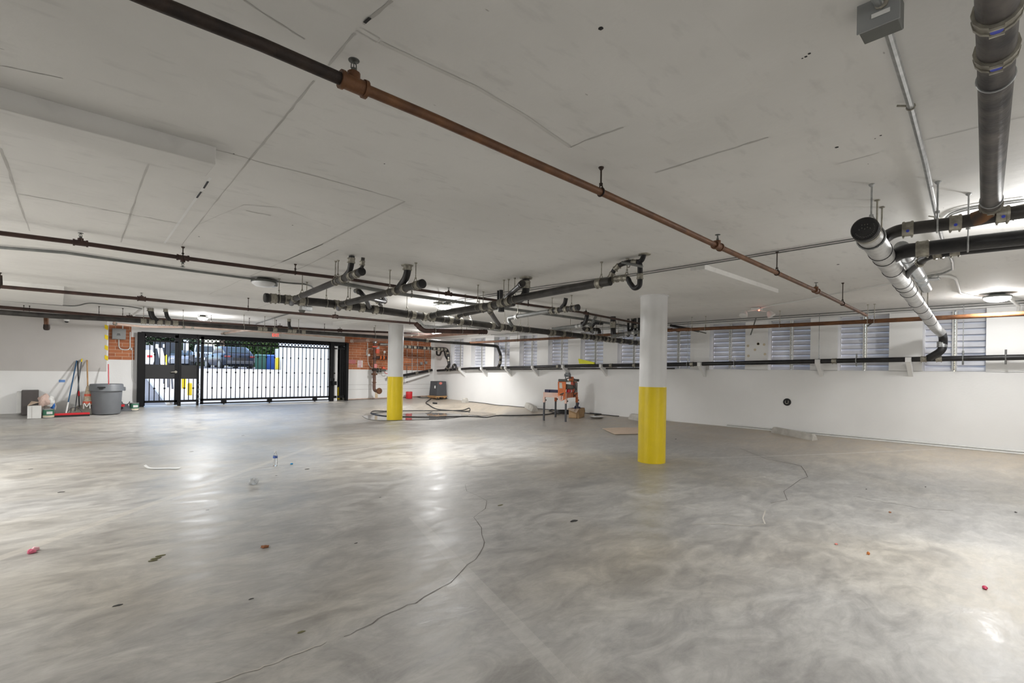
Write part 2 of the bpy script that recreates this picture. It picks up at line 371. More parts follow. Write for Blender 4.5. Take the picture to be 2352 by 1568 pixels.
# ================================================================ THE SETTING
bm = B(); NX, NY = 120, 160; x0, x1, y0, y1 = XW, XR+.1, YF, YB+.35
grid = [[bm.verts.new((x0+(x1-x0)*i/NX, y0+(y1-y0)*j/NY, floor_z(x0+(x1-x0)*i/NX, min(y0+(y1-y0)*j/NY, YB+.1)))) for j in range(NY+1)] for i in range(NX+1)]
for i in range(NX):
    for j in range(NY): bm.faces.new((grid[i][j], grid[i+1][j], grid[i+1][j+1], grid[i][j+1]))
floor = struct('floor', bm, FLOORM, smooth_=True)
CRACK = mat('crack_in_concrete', (.17, .155, .14), .9); CRACKL = mat('filled_crack', (.52, .49, .44), .7); SEAM = mat('board_seam', (.46, .445, .42), .85, scale=3, col2=(.60, .59, .57)); SEAML = mat('ridge_of_paint', (.70, .69, .66), .8)
def strip(name, parent, px, w, m, z=None, jit=0.0, th=.0015, ww=None):
    pts = []
    for i in range(len(px)-1):
        a, b = px[i], px[i+1]; L = math.hypot(b[0]-a[0], b[1]-a[1]); n = max(1, int(L/14)) if jit else 1
        for k in range(n):
            t = k/n; pts.append((a[0]+(b[0]-a[0])*t+(random.uniform(-jit, jit) if k else 0), a[1]+(b[1]-a[1])*t+(random.uniform(-jit, jit)*.6 if k else 0)))
    pts.append(px[-1])
    P = [atf(*p) if z is None else atz(p[0], p[1], z) for p in pts]; bm = B(); vs = []
    for i, p in enumerate(P):
        d = (P[min(i+1, len(P)-1)]-P[max(i-1, 0)]); n = V((-d.y, d.x, 0)).normalized(); q = w*(.5+(random.uniform(-.2, .25) if jit else 0))
        off = .002 if z is None else -.0015
        vs.append((bm.verts.new(p+n*q+V((0, 0, off))), bm.verts.new(p-n*q+V((0, 0, off)))))
    for i in range(len(vs)-1): bm.faces.new((vs[i][0], vs[i+1][0], vs[i+1][1], vs[i][1]))
    return obj(name, bm, m, parent)
strip('crack', floor, [(1068, 1112), (1072, 1128), (1100, 1140), (1118, 1150), (1115, 1168), (1088, 1188), (1106, 1212), (1113, 1245)], .004, CRACK, jit=3)
strip('crack', floor, [(1113, 1245), (1092, 1285), (1060, 1312), (1035, 1338), (990, 1362), (955, 1385), (925, 1395), (885, 1412), (838, 1440), (790, 1462)], .005, CRACK, jit=4)
strip('crack', floor, [(748, 1474), (690, 1498), (640, 1520), (580, 1540), (540, 1552), (492, 1567)], .009, CRACKL, jit=4)
strip('crack', floor, [(1700, 1030), (1745, 1047), (1790, 1060), (1840, 1070), (1855, 1095), (1826, 1110)], .009, CRACK, jit=3)
strip('crack', floor, [(1826, 1110), (1800, 1128), (1808, 1148), (1770, 1155)], .006, CRACK, jit=3)
strip('crack', floor, [(1758, 1172), (1752, 1190), (1757, 1203), (1718, 1208), (1650, 1202), (1590, 1204)], .012, CRACKL, jit=2)
strip('crack', floor, [(1960, 1140), (2060, 1158), (2120, 1168), (2190, 1172)], .006, CRACK, jit=3)

bm = B(); box(bm, (XW, YF, ZT), (XR+.4, YB+.3, ZT+.25)); ceiling = struct('ceiling', bm, CEILM)
for px, w, m in (([(487, 341), (537, 354), (574, 365), (620, 378), (700, 398), (800, 425), (930, 462)], .006, SEAM),
                 ([(900, 0), (835, 55)], .010, SEAM), ([(815, 75), (755, 150)], .008, SEAM), ([(722, 185), (690, 225), (622, 308), (574, 365), (540, 408), (500, 458), (455, 515), (418, 562)], .008, SEAM),
                 ([(872, 96), (985, 150), (1090, 198), (1200, 262), (1310, 338)], .02, SEAML), ([(41, 445), (160, 466), (300, 492), (405, 512)], .008, SEAM),
                 ([(342, 376), (318, 438), (300, 492), (278, 556)], .011, SEAM), ([(0, 340), (22, 395), (36, 440), (68, 530)], .012, SEAM), ([(565, 483), (622, 495)], .014, SEAM), ([(826, 62), (872, 88), (864, 97), (818, 70)], .006, SEAML), ([(455, 515), (560, 470), (640, 475), (760, 520)], .004, SEAM), ([(742, 560), (560, 640), (480, 676)], .008, SEAM), ([(620, 665), (740, 640), (820, 650)], .006, SEAM), ([(145, 180), (0, 150)], .004, SEAM), ([(560, 720), (640, 690), (700, 676)], .014, SEAM),
                 ([(777, 573), (696, 613), (639, 634)], .012, SEAM), ([(930, 462), (850, 503), (741, 560), (650, 600)], .016, SEAM),
                 ([(1505, 397), (1620, 360), (1765, 315)], .012, SEAM), ([(1310, 338), (1345, 322), (1432, 292)], .009, SEAM), ([(2110, 325), (2255, 290), (2352, 268)], .006, SEAML),
                 ([(1920, 378), (2020, 350)], .006, SEAML), ([(484, 407), (455, 448), (378, 558)], .018, WHITE), ([(1010, 625), (1090, 640), (1175, 655)], .012, SEAM),
                 ([(560, 0), (620, 40), (700, 90)], .006, SEAM), ([(1090, 700), (1240, 665), (1300, 655)], .01, SEAM)):
    strip('seam', ceiling, px, w, m, z=ZT, jit=1 if w < .015 and m is SEAM else 0)
for i, (a, b) in enumerate((((478, 416), (468, 432)), ((462, 440), (452, 454)), ((837, 52), (850, 40)))):
    strip('gap', ceiling, [a, b], .012, BLACK, z=ZT-.002)
bm = B()
for px, py, r in ((1379, 64, .012), (1380, 65, .02), (2010, 318, .008), (2023, 311, .012), (1851, 130, .012), (1843, 134, .008), (1859, 123, .012), (537, 353, .01), (672, 517, .012), (457, 543, .016), (883, 376, .01), (1922, 338, .02), (1925, 607, .03)):
    p = atz(px, py); ball(bm, p, r*.55, 1, (1, 1, .3))
obj('anchor_hole', bm, BLACK, ceiling)
# shallow downstands of the slab
def bandbox(n, a, b): bm = B(); box(bm, a, b); return struct('trim_%d' % n, bm, CEILM, bev=.006)
bandbox(1, (XW, 3.25, 2.60), (.665, 3.50, 2.705)); bandbox(2, (XW, 10.9, 2.57), (.10, 13.6, 2.705))
bandbox(3, (5.60, 9.3, 2.60), (5.80, 13.35, 2.705)); bandbox(4, (5.45, 2.66, 2.645), (7.75, 2.84, 2.705))

WINS = [(.68+1.3186*k, .83) for k in range(12)]
bm = B(); T = .36
box(bm, (XR, YF, -.2), (XR+T, YB+.3, 1.56)); box(bm, (XR, YF, 2.64), (XR+T, YB+.3, ZT+.05))
edge = YF
for s, w in WINS: box(bm, (XR, edge, 1.555), (XR+T, s, 2.645)); edge = s+w
box(bm, (XR, edge, 1.555), (XR+T, YB+.3, 2.645))
wall_right = struct('wall_right', bm, WHITE)
# tan daubs on the pier between two louvres, and drips below
bm = B()
for px, py in ((1718, 794), (1741, 789), (1755, 791), (1734, 803), (1757, 813), (1719, 817), (1742, 790)):
    p = atx(px, py, XR-.002); lathe(bm, [(.028+random.uniform(-.008, .006), 0), (.028, .0015)], p, V((-1, 0, 0)), 14)
obj('filler_daub', bm, mat('tan_filler', (.64, .56, .42), .8), wall_right)
for k, (s, w) in enumerate(WINS):
    bm = B(); X = XR+.20; n = 10; h = 1.08/n
    for i in range(n):
        z = 1.56+h*(i+.5); M = Matrix.Rotation(math.radians(27), 3, 'Y')
        for ya, yb in ((s+.01, s+w/2-.035), (s+w/2+.035, s+w-.01)):
            cbox(bm, (X+.03, (ya+yb)/2, z), (.012, yb-ya, h*1.10), M)
    o = struct('window_%d' % (k+1), bm, LOUV)
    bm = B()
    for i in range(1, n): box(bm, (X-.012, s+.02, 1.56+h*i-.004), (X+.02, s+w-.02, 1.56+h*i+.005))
    obj('blade_crevice_shade', bm, GAP, o)  # thin dark strips draw the crevice shade where blades meet
    bm = B()
    for yy in (s+w/2-.034, s+w/2+.010): box(bm, (X-.02, yy, 1.56), (X+.06, yy+.024, 2.64))
    obj('mullion', bm, PVC, o)
    bm = B(); cyl(bm, (X-.028, s+w/2, 1.58), (X-.028, s+w/2, 2.62), .005, seg=6)
    for i in range(n): ball(bm, (X-.03, s+w/2, 1.60+h*i), .011, 1)
    obj('control_rod', bm, CLAMP, o)
    bm = B(); box(bm, (X-.005, s-.005, 1.55), (X+.06, s+.012, 2.65)); box(bm, (X-.005, s+w-.012, 1.55), (X+.06, s+w+.005, 2.65)); box(bm, (X-.005, s, 2.625), (X+.06, s+w, 2.65))
    obj('frame', bm, LOUV, o)

gL, gR, gTop = 1.76, 7.72, 2.33
bm = B()
box(bm, (.9, YB, -.2), (gL, YB+.3, ZT+.05)); box(bm, (gL, YB, gTop), (gR, YB+.3, ZT+.05)); box(bm, (gR, YB, -.2), (XR+.1, YB+.3, ZT+.05))
wall_back = struct('wall_back', bm, WHITE)
bm = B(); box(bm, (gR-.06, YB-.012, 1.40), (11.33, YB+.01, ZT-.002)); obj('brick_panel', bm, BRICK, wall_back)
bm = B(); box(bm, (1.06, YB-.012, 1.57), (1.54, YB+.01, 2.50)); box(bm, (1.54, YB-.012, 1.57), (1.62, YB+.01, 2.2)); obj('brick_panel', bm, BRICK, wall_back)
for z in (.83, .66):
    bm = B(); box(bm, (gR, YB-.004, z), (XR, YB+.01, z+.012)); obj('groove', bm, SEAM, wall_back)
bm = B(); box(bm, (8.87, YB-.003, .30), (8.98, YB+.01, .60)); obj('rust_streak', bm, mat('rust_stain', (.55, .36, .15), .8, col2=(.66, .58, .45), scale=4), wall_back)
bm = B(); box(bm, (XW, YL, -.2), (1.0, YL+.3, ZT+.05)); box(bm, (.9, YL+.3, -.2), (1.0, YB+.0, ZT+.05)); wall_left = struct('wall_left', bm, WHITE)
bm = B(); box(bm, (XW, YL-.004, 1.25), (.985, YL+.01, ZT)); obj('grey_band', bm, GREYP, wall_left)
for za in (745, 768, 792, 815):
    bm = B(); pts = [aty(x, y, YL-.008) for x, y in ((240.5, za), (248.5, za+3), (248, za+13), (240.5, za+9))]
    poly(bm, pts, .003, V((0, -1, 0))); obj('hazard_stripe', bm, YEL, wall_left)
bm = B(); box(bm, (XW-.3, YF-.3, -.2), (XW, YL+.3, ZT+.05)); struct('wall_side', bm, WHITE)
bm = B(); box(bm, (XW, YF-.3, -.2), (XR+.4, YF, ZT+.05)); struct('wall_front', bm, WHITE)
# pipes lying at the foot of the right wall (pale skirting runs)
bm = B()
for i, (dz, dx) in enumerate(((.045, .03), (.012, .055))):
    P = [V((XR-dx, y, floor_z(XR-dx, y)+dz)) for y in [-2+.25*j for j in range(29)]]
    tube(bm, P, .017, 8)
struct('baseboard_right', bm, PVC, smooth_=True)
bm = B(); P = [V((x, YB-.03, floor_z(x, YB-.03)+.03)) for x in [7.75+.2*j for j in range(19)]]; tube(bm, P, .02, 8); struct('baseboard_back', bm, BEIGE, smooth_=True)
# ---------------------------------------------------------------- round columns
def column(x, y, where):
    t = thing('concrete_column', where, 'column', (x, y, 0), 'round columns painted white over yellow')
    zt = 1.13*2.7/2.5; r = .215
    bm = B(); lathe(bm, [(r, zt), (r, 1.6), (r, 2.0), (r, ZT+.01)], (x, y, 0), seg=48); obj('shaft', bm, COLW, t, True)
    bm = B(); lathe(bm, [(r+.004, floor_z(x, y)-.02), (r+.004, .3), (r+.004, .8), (r+.004, zt), (r-.002, zt+.001)], (x, y, 0), seg=48); obj('yellow_band', bm, YEL, t, True)
    bm = B(); lathe(bm, [(r+.012, ZT-.012), (r+.02, ZT+.001)], (x, y, 0), seg=48); obj('collar', bm, COLW, t, True)
column(7.165, 4.35, 'large round column, nearest the camera, white above and bright yellow below')
column(7.09, 12.52, 'smaller looking round column standing in the puddle, white above yellow')

# ---------------------------------------------------------------- ceiling lamps
def lamp(x, y, label, on=True, ang=0, size=.15, power=1.0, z=ZT):
    t = thing('ceiling_light', label, 'ceiling light', (x, y, z), 'square garage ceiling lights')
    bm = B(); lathe(bm, [(size*.55, 0), (size*.6, -.02), (size*1.05, -.035), (size*1.1, -.06), (size*1.0, -.062)], (x, y, z), seg=24); obj('housing', bm, DARKBOX, t, True)
    bm = B(); lathe(bm, [(size*1.0, -.058), (size*.98, -.085), (size*.7, -.115), (size*.3, -.125)], (x, y, z), seg=24); obj('lens', bm, LENS if on else LENSOFF, t, True)
    if on:
        l = bpy.data.lights.new('lamp', 'AREA'); l.shape = 'DISK'; l.size = .26; l.energy = LAMP_W*power*.75; l.color = (1, .995, .985)
        lo = bpy.data.objects.new('lamp', l); COL.objects.link(lo); lo.location = (0, 0, -.135); lo.parent = t
        l = bpy.data.lights.new('lamp_glow', 'POINT'); l.energy = LAMP_W*power*.48; l.shadow_soft_size = .06; l.color = (1, .995, .985)
        lo = bpy.data.objects.new('lamp_glow', l); COL.objects.link(lo); lo.location = (0, 0, -.22); lo.parent = t
    return t
lamp(5.35, 7.69, 'lit ceiling light behind the long black drain pipe, mid room', power=1.25)
lamp(10.16, .49, 'brightly lit ceiling light close to the right wall louvres', power=.5)
lamp(5.25, .02, 'lit ceiling light between the black pipes at the right picture edge', power=.8)
lamp(2.16, 7.55, 'ceiling light with grey box beside it above the capped pipe end', on=False)
lamp(2.7, 14.3, 'small ceiling light in front of the gate lintel', power=1.2, size=.11)
lamp(9.2, 13.6, 'added ceiling light near the brick corner with the valves', power=1.3)  # added fixture that lifts the walls around the far corner
lamp(1.2, -1.3, 'added unseen ceiling light behind the camera on the left', power=.45)  # out of view, added to light the foreground
lamp(5.2, -3.6, 'added unseen ceiling light behind the camera on the right', power=.9)  # second out-of-view lamp added for the foreground
lamp(-2.2, 6.4, 'added unseen ceiling light out beyond the left picture edge', power=1.4)  # added out of view, beyond the downstand so its near face stays shaded
lamp(-3.0, 9.5, 'added unseen ceiling light out beyond the left edge near the grey wall', power=2.6)  # added out of view to brighten the grey wall side

# ================================================================ PIPEWORK
class Path:
    def __init__(s, pts, R=0.0, n=5):
        s.raw = [V(p) for p in pts]; s.pts = fillet(s.raw, R, n) if R else s.raw
    def at_px(s, px, axis=0):
        best = None
        for i in range(len(s.pts)-1):
            a, b = s.pts[i], s.pts[i+1]
            for k in range(21):
                p = a.lerp(b, k/20)
                if p.x*FW[0]+p.y*FW[1] < .3: continue
                e = abs(proj(p)[axis]-px)
                if best is None or e < best[0]: best = (e, p, (b-a).normalized())
        return best[1], best[2]
def coupling(parent, p, d, r, L=.07, m=None, name='coupling', screws=True):
    bm = B(); d = d.normalized(); x, y = frame(d); q = r*1.12
    tube(bm, [p-d*L/2, p+d*L/2], q, 14)
    for s in (-.36, .36): tube(bm, [p+d*(L*s-.006), p+d*(L*s+.006)], q+.0035, 14)
    if screws:
        for s in (-.36, .36): c = p+d*L*s+y*(q+.004); tube(bm, [c-x*.016, c+x*.016], .006, 6)
    return obj(name, bm, m or CLAMP, parent, True)
def hanger(label, p, r, d, group, m=None, zt=ZT, kind='ring'):
    """threaded rod from the slab with a ring round the pipe"""
    top = V((p.x, p.y, zt)); t = thing('pipe_hanger', label, 'pipe hanger', top, group); m = m or CLAMP
    bm = B(); rb = p.z+r*1.9 if kind == 'ring' else p.z+r
    if zt-.004 > rb: tube(bm, [(p.x, p.y, zt), (p.x, p.y, rb)], .0055, 6)
    lathe(bm, [(.017, 0), (.017, -.006), (.008, -.018)], top, seg=8)
    obj('rod', bm, m, t)
    bm = B(); d = d.normalized(); x, y = frame(d)
    torus(bm, p, d, r+.003, .0055, 18, 6); sd = V((0, 0, 1)).cross(d).normalized()
    if zt-.004 > rb:
        for s in (-1, 1): tube(bm, [p+sd*s*r*.95+V((0, 0, r*.3)), p+sd*s*.006+V((0, 0, r*1.95))], .004, 5)
        lathe(bm, [(.012, 0), (.012, .014)], V((p.x, p.y, p.z+r*1.85)), seg=6)
    obj('ring', bm, m, t)
    return t
HG = {}
def pipe(name, label, cat, path, r, m, cpl=(), hang=(), short=None, cm=None, hm=None, cL=.07, group=None, part='tube', seg=14):
    """path: Path; cpl / hang: picture columns where bands and hangers sit"""
    t = thing(name, label, cat, path.pts[0], group)
    bm = B(); tube(bm, path.pts, r, seg); obj(part, bm, m, t, True)
    for c in cpl:
        p, d = path.at_px(c); coupling(t, p, d, r, cL, cm)
    for i, c in enumerate(hang):
        p, d = path.at_px(c)
        hanger('%s hanger from the left on the %s' % (ORD[i], short) if len(hang) > 1 else 'only hanger on the %s' % short, p, r, d, 'rod hangers of the %s' % short, hm)
    return t
def sprinkler(parent, p, m, d=V((1, 0, 0)), r=.022, up=True):
    s = 1 if up else -1; bm = B()
    tube(bm, [p-d*.05, p+d*.05], r*1.35, 14); tube(bm, [p-d*.055, p-d*.04], r*1.6, 14); tube(bm, [p+d*.04, p+d*.055], r*1.6, 14)
    tube(bm, [p, p+V((0, 0, .045*s))], r*1.15, 12); f = obj('tee_fitting', bm, m, parent, True)
    bm = B(); z = .045*s
    tube(bm, [p+V((0, 0, z)), p+V((0, 0, z+.018*s))], .011, 8)
    for q in (-1, 1): tube(bm, [p+V((q*.011, 0, z+.016*s)), p+V((q*.010, 0, z+.035*s)), p+V((0, 0, z+.046*s))], .0022, 5)
    tube(bm, [p+V((0, 0, z+.016*s)), p+V((0, 0, z+.044*s))], .002, 5)
    lathe(bm, [(.004, z+.045*s), (.021, z+.047*s), (.022, z+.050*s), (.004, z+.054*s)], p, seg=14)
    obj('sprinkler_head', bm, DARKBOX, f)
X1 = V((1, 0, 0))

def ext(p, k):
    d = p[1]-p[0]; q = p[0]-d*k; q.z = p[0].z; q.x = max(q.x, XW+.1); q.y = max(q.y, YF+.1)
    return [q]+p
# --- rusty sprinkler line that crosses the whole picture
pa = [aty(x, y, 1.86) for x, y in ((345, 0), (600, 102), (812, 194), (1000, 273), (1200, 362), (1380, 441), (1520, 505), (1648, 565), (1790, 629), (1878, 669), (1990, 724))]
pa = ext(pa, 5); PA = Path(pa)
t = pipe('sprinkler_pipe', 'long rusty brown sprinkler pipe crossing from the top left down to the right wall', 'sprinkler pipe', Path(pa[2:] if 0 else [PA.at_px(812)[0]]+pa[4:]), .0215, RUST, hang=(1380, 1787, 1937), short='long rusty sprinkler pipe', hm=RUSTD)
bm = B(); tube(bm, pa[:3]+[PA.at_px(800)[0]], .0235, 14); obj('blackened_length', bm, RUSTD, t, True)['label'] = 'blackened near end of the pipe'
for c in (812, 1648, 1876): p, d = PA.at_px(c); sprinkler(t, p, RUST, d)
# --- sprinkler line B
pb = [aty(x, y, 6.22) for x, y in ((0, 535), (185, 558), (420, 592), (620, 619), (800, 641), (1000, 671), (1180, 695), (1330, 716), (1470, 743), (1560, 761))]
pb = ext(pb, 8); PBp = Path(pb)
t = pipe('sprinkler_pipe', 'dark brown sprinkler pipe running behind the near column, above the big drain', 'sprinkler pipe', PBp, .021, BROWN, hang=(421, 680, 1215), short='dark sprinkler pipe above the big drain', hm=RUSTD)
for c in (185, 421, 1028, 1346): p, d = PBp.at_px(c); sprinkler(t, p, BROWN, d, .02, c != 421)
# --- sprinkler line C with the fat stub
pc = [aty(x, y, 9.95) for x, y in ((0, 658), (325, 686), (570, 710), (770, 727), (958, 743))]
pc = ext(pc, 2); PC = Path(pc)
t = pipe('sprinkler_pipe', 'thin brown sprinkler pipe below the big drain, running to the far column', 'sprinkler pipe', PC, .026, BROWN, hang=(2, 575, 940), short='thin brown pipe below the big drain', hm=RUSTD)
for c in (327, 770): p, d = PC.at_px(c); sprinkler(t, p, BROWN, d, .026)
pcf = Path([aty(955, 743, 9.95), aty(972, 759, 9.95), aty(1060, 761, 9.95), aty(1116, 762, 9.95)], .08)
t = pipe('sprinkler_main', 'fat dark brown main pipe ending in a capped tee above the louvres', 'pipe', pcf, .056, BROWN, cpl=(), hang=(1000, 1060), short='fat dark brown main')
for c in (965, 1103, 1114): p, d = pcf.at_px(c); coupling(t, p, d, .056, .10, BROWN, 'cap' if c == 1114 else 'coupling', False)
for j, dd in enumerate((.05, .10)):
    pts = [V((5.72, 9.8, ZT)), aty(965, 735+5*j, 9.8), aty(972, 747+4*j, 9.8), aty(1010, 750+3*j, 9.8), aty(1060, 744+4*j, 9.8), aty(1150, 757+3*j, 9.8)]
    pipe('conduit', ['upper', 'lower'][j]+' grey bent conduit strapped beside the fat brown main', 'conduit', Path(pts, .12), .016, GALV, group=None)
# --- thin brown line D and the black drain D2 above the gate
pd = [aty(x, y, 14.05) for x, y in ((0, 705), (250, 726), (400, 735), (600, 749), (760, 758), (890, 763), (1010, 768))]
pd = ext(pd, 1.2); PD = Path(pd)
t = pipe('sprinkler_pipe', 'thin brown sprinkler pipe just in front of the black drain over the gate', 'sprinkler pipe', PD, .033, BROWN, hang=(49, 64, 223, 281, 485, 575, 635, 743, 860), short='thin brown pipe over the gate', hm=RUSTD)
for c in (295, 645, 780): p, d = PD.at_px(c); sprinkler(t, p, BROWN, d, .033)
pd2 = [aty(x, y, 13.3) for x, y in ((-10, 716), (130, 726), (260, 733), (480, 747), (740, 765), (890, 775), (1060, 788), (1135, 794))]
pe = [V((pd2[-1].x+.15, 13.28, pd2[-1].z-.02)), atx(1150, 815, 11.28), atx(1149, 835, 11.28), atx(1143, 845, 11.28)]
PD2 = Path(pd2+pe, .15)
t = pipe('drain_pipe', 'black drain pipe with pale bands over the gate, bending down onto the right wall pipe', 'drain pipe', PD2, .05, IRONG, cpl=(328, 344, 367, 383, 402, 591, 613, 629, 660, 676, 695, 980, 1149, 1151), hang=(334, 421, 562, 610, 635, 683, 860), short='black drain over the gate', cL=.10)
for i, (a, b, c, r) in enumerate((((345, 713), (350, 727), (362, 737), .055), ((380, 715), (384, 727), (391, 736), .04), ((664, 737), (665, 750), (676, 761), .038))):
    P = Path(smooth([aty(*a, 13.3)+V((0, 0, .05)), aty(*b, 13.3), aty(*c, 13.3)], 6))
    t = pipe('drain_riser', ['fat', 'slimmer', 'short upright'][i]+' black riser curving from the slab into the drain over the gate', 'drain pipe', P, r, IRON)
    coupling(t, P.pts[1], V((0, 0, 1)), r, .07)
# --- pale fire main leaving the brick wall, and the lintel pipe
P = Path([aty(806, 783, 16.95), aty(891, 779, 15.7), aty(935, 776, 14.6), aty(1040, 767, 11.9), aty(1107, 762, 10.1)], .3)
t = pipe('fire_main', 'pink primer painted fire main running from the brick wall past the far column', 'fire pipe', P, .052, PINK, hang=(945, 960, 1072), short='pink fire main')
for c in (808, 845): p, d = P.at_px(c); coupling(t, p, d, .052, .12, BEIGE)
P = Path([aty(265, 733, 15.4), aty(261, 743, 15.6), aty(330, 750, 15.9), aty(430, 751, 16.4), aty(560, 759, 16.4), aty(640, 764, 16.4), aty(786, 776, 16.4)], .06)
pipe('sprinkler_pipe', 'pale pinkish pipe along the white lintel above the gate', 'sprinkler pipe', P, .028, BEIGE, cpl=(264, 420, 440))
for i, (a, b) in enumerate((((509, 766), (585, 755)), ((640, 765), (668, 760)))):
    P = Path([aty(*a, 17.14), aty(*b, 14.9)]); pipe('branch_pipe', ['longer', 'shorter'][i]+' pale stub pipe slanting toward the gate lintel', 'pipe', P, .03, BEIGE, cpl=(a[0]+8,))
# --- brown line E near the right wall
pe_ = [atx(x, y, 10.35) for x, y in ((2352, 720), (1993, 738), (1760, 749), (1540, 758), (1327, 774), (1079, 787))]
pe_ = ext(pe_, 1.2); PE = Path(pe_[::-1])
t = pipe('sprinkler_main', 'brown main pipe running along the louvred wall under the slab', 'sprinkler pipe', PE, .036, RUST, hang=(1185, 1400, 1591, 1617, 1787, 1992, 2007), short='brown main by the louvred wall', cm=RUST)
for c in (1540, 1996, 1575): p, d = PE.at_px(c); coupling(t, p, d, .036, .09, RUST, 'coupling', False)
for i, (a, b) in enumerate((((1737, 729), (1724, 769)), ((1590, 757), (1622, 765)), ((2003, 741), (1992, 749)))):
    p, q = atx(*a, 10.35), atx(*b, 10.35); bm = B(); tube(bm, [p, p.lerp(q, .5)+V((.0, 0, 0)), q], .013, 6); obj('brace', bm, DARKBOX, t)
P = Path([atx(x, y, 10.45) for x, y in ((1540, 747), (1575, 754), (1605, 760))])
pipe('branch_pipe', 'short black pipe emerging right of the near column top', 'pipe', P, .03, IRON)
# brown pipe at far left edge stub and hanging stub
P = Path([aty(99, 724, 14.0), aty(106, 725, 14.0), aty(107, 755, 14.0)], .03)
t = pipe('drop_pipe', 'rusty stub pipe hanging down in front of the grey wall', 'pipe', P, .04, RUST); bm = B(); p = P.pts[-1]; lathe(bm, [(.05, .09), (.055, .02), (.045, -.02), (.02, -.03)], p, seg=12); obj('cap', bm, RUSTD, t, True)
P = Path([aty(1, 632, 9.95), aty(2, 658, 9.95)]); pipe('riser_pipe', 'dark riser at the left picture edge joining the thin brown pipe', 'pipe', P, .02, RUSTD)

# --- big black drain M through the room
pm = [aty(x, y, 7.4) for x, y in ((614, 684), (740, 695), (830, 706), (975, 727), (1130, 748), (1300, 767), (1470, 788))]
PM = Path(pm)
MAIN = 'big black drain pipe'
t = pipe('drain_pipe', 'big black drain pipe hung across the middle of the room, capped at its left end', 'drain pipe', PM, .060, IRONG,
         cpl=(625, 662, 692, 773, 801, 832, 858, 951, 972, 996, 1037, 1056, 1127, 1148, 1175, 1260, 1273, 1289, 1340, 1350, 1368, 1378, 1390, 1402, 1412, 1424, 1446, 1462), hang=(640, 705, 749, 806, 874, 937, 1021, 1076, 1157, 1196, 1216, 1306, 1355, 1383, 1432), short=MAIN, cL=.085)
bm = B(); d = (pm[0]-pm[1]).normalized(); lathe(bm, [(.066, -.01), (.066, .03), (.058, .04), (.01, .042)], pm[0], d, 20); obj('end_cap', bm, IRON, t, True)
def branch(name, label, P, r, m, cpl=(), hang=(), short='', cap=None, cL=.07, cm=None, hm=None):
    t = pipe(name, label, 'drain pipe', P, r, m, cpl, hang, short, cL=cL, cm=cm, hm=hm)
    if cap is not None:
        e = P.pts[cap]; f = P.pts[cap-1 if cap == -1 else 1]; d = (e-f).normalized(); bm = B()
        lathe(bm, [(r*1.22, -.02), (r*1.25, .025), (r*1.05, .032), (r*.5, .034)], e, d, 18); obj('end_cap', bm, IRON, t, True)
    return t
P = Path([atx(x, y, 2.41) for x, y in ((690, 690), (672, 688), (776, 645), (829, 624))][1:]); P = Path([P.pts[0]+V((.08, .28, -.02))]+P.pts, .1)
branch('drain_branch', 'left capped black branch pipe rising toward the slab from the big drain', P, .037, IRONG, cpl=(677, 789, 806, 820), hang=(693, 770, 776), short='left capped branch', cap=-1)
P = Path(smooth([atx(808, 588, 2.41), atx(807, 604, 2.41), atx(803, 622, 2.41), atx(794, 634, 2.41)], 6)); t = branch('drain_riser', 'thick black riser dropping from the slab onto the left capped branch', P, .033, IRON); coupling(t, P.pts[4], V((0, 0, 1)), .033, .06)
P = Path(smooth([atx(832, 592, 2.41)+V((0, -.02, 0)), atx(832, 610, 2.41), atx(828, 622, 2.41)], 6)); t = branch('drain_riser', 'slim riser beside the cap of the left branch', P, .020, IRONG); coupling(t, P.pts[4], V((0, 0, 1)), .02, .05)
P = Path([atx(x, y, 3.11) for x, y in ((779, 700), (895, 671), (968, 652))]); P = Path([P.pts[0]+V((.10, .25, -.02))]+P.pts, .1)
branch('drain_branch', 'longer capped black branch pipe rising from the big drain, ending under the round riser', P, .043, IRONG, cpl=(783, 910, 930, 961), hang=(800, 895, 953), short='longer capped branch', cap=-1)
P = Path(smooth([atx(935, 607, 3.11), atx(936, 622, 3.11), atx(931, 640, 3.11), atx(920, 656, 3.11), atx(915, 664, 3.11)], 6)); t = branch('drain_riser', 'thick black riser bending from the slab onto the longer capped branch', P, .043, IRON)
coupling(t, P.pts[3], V((0, 0, 1)), .046, .07); bm = B(); lathe(bm, [(.075, 0), (.07, -.012)], (P.pts[0].x, P.pts[0].y, ZT), seg=16); obj('flange', bm, CLAMP, t, True)
# small branches behind the drain
for i, pts in enumerate((((862, 682), (866, 690), (876, 700)), ((817, 668), (823, 668), (832, 676), (842, 690), (848, 705)), ((874, 672), (884, 690), (872, 690), (848, 684)))):
    P = Path(smooth([atz(x, y, 2.62-.05*k) for k, (x, y) in enumerate(pts)], 6)); branch('drain_elbow', ['short', 'tall bent', 'hooked'][i]+' black elbow pipe tucked behind the big drain', P, .035, IRON, cpl=(pts[1][0],))
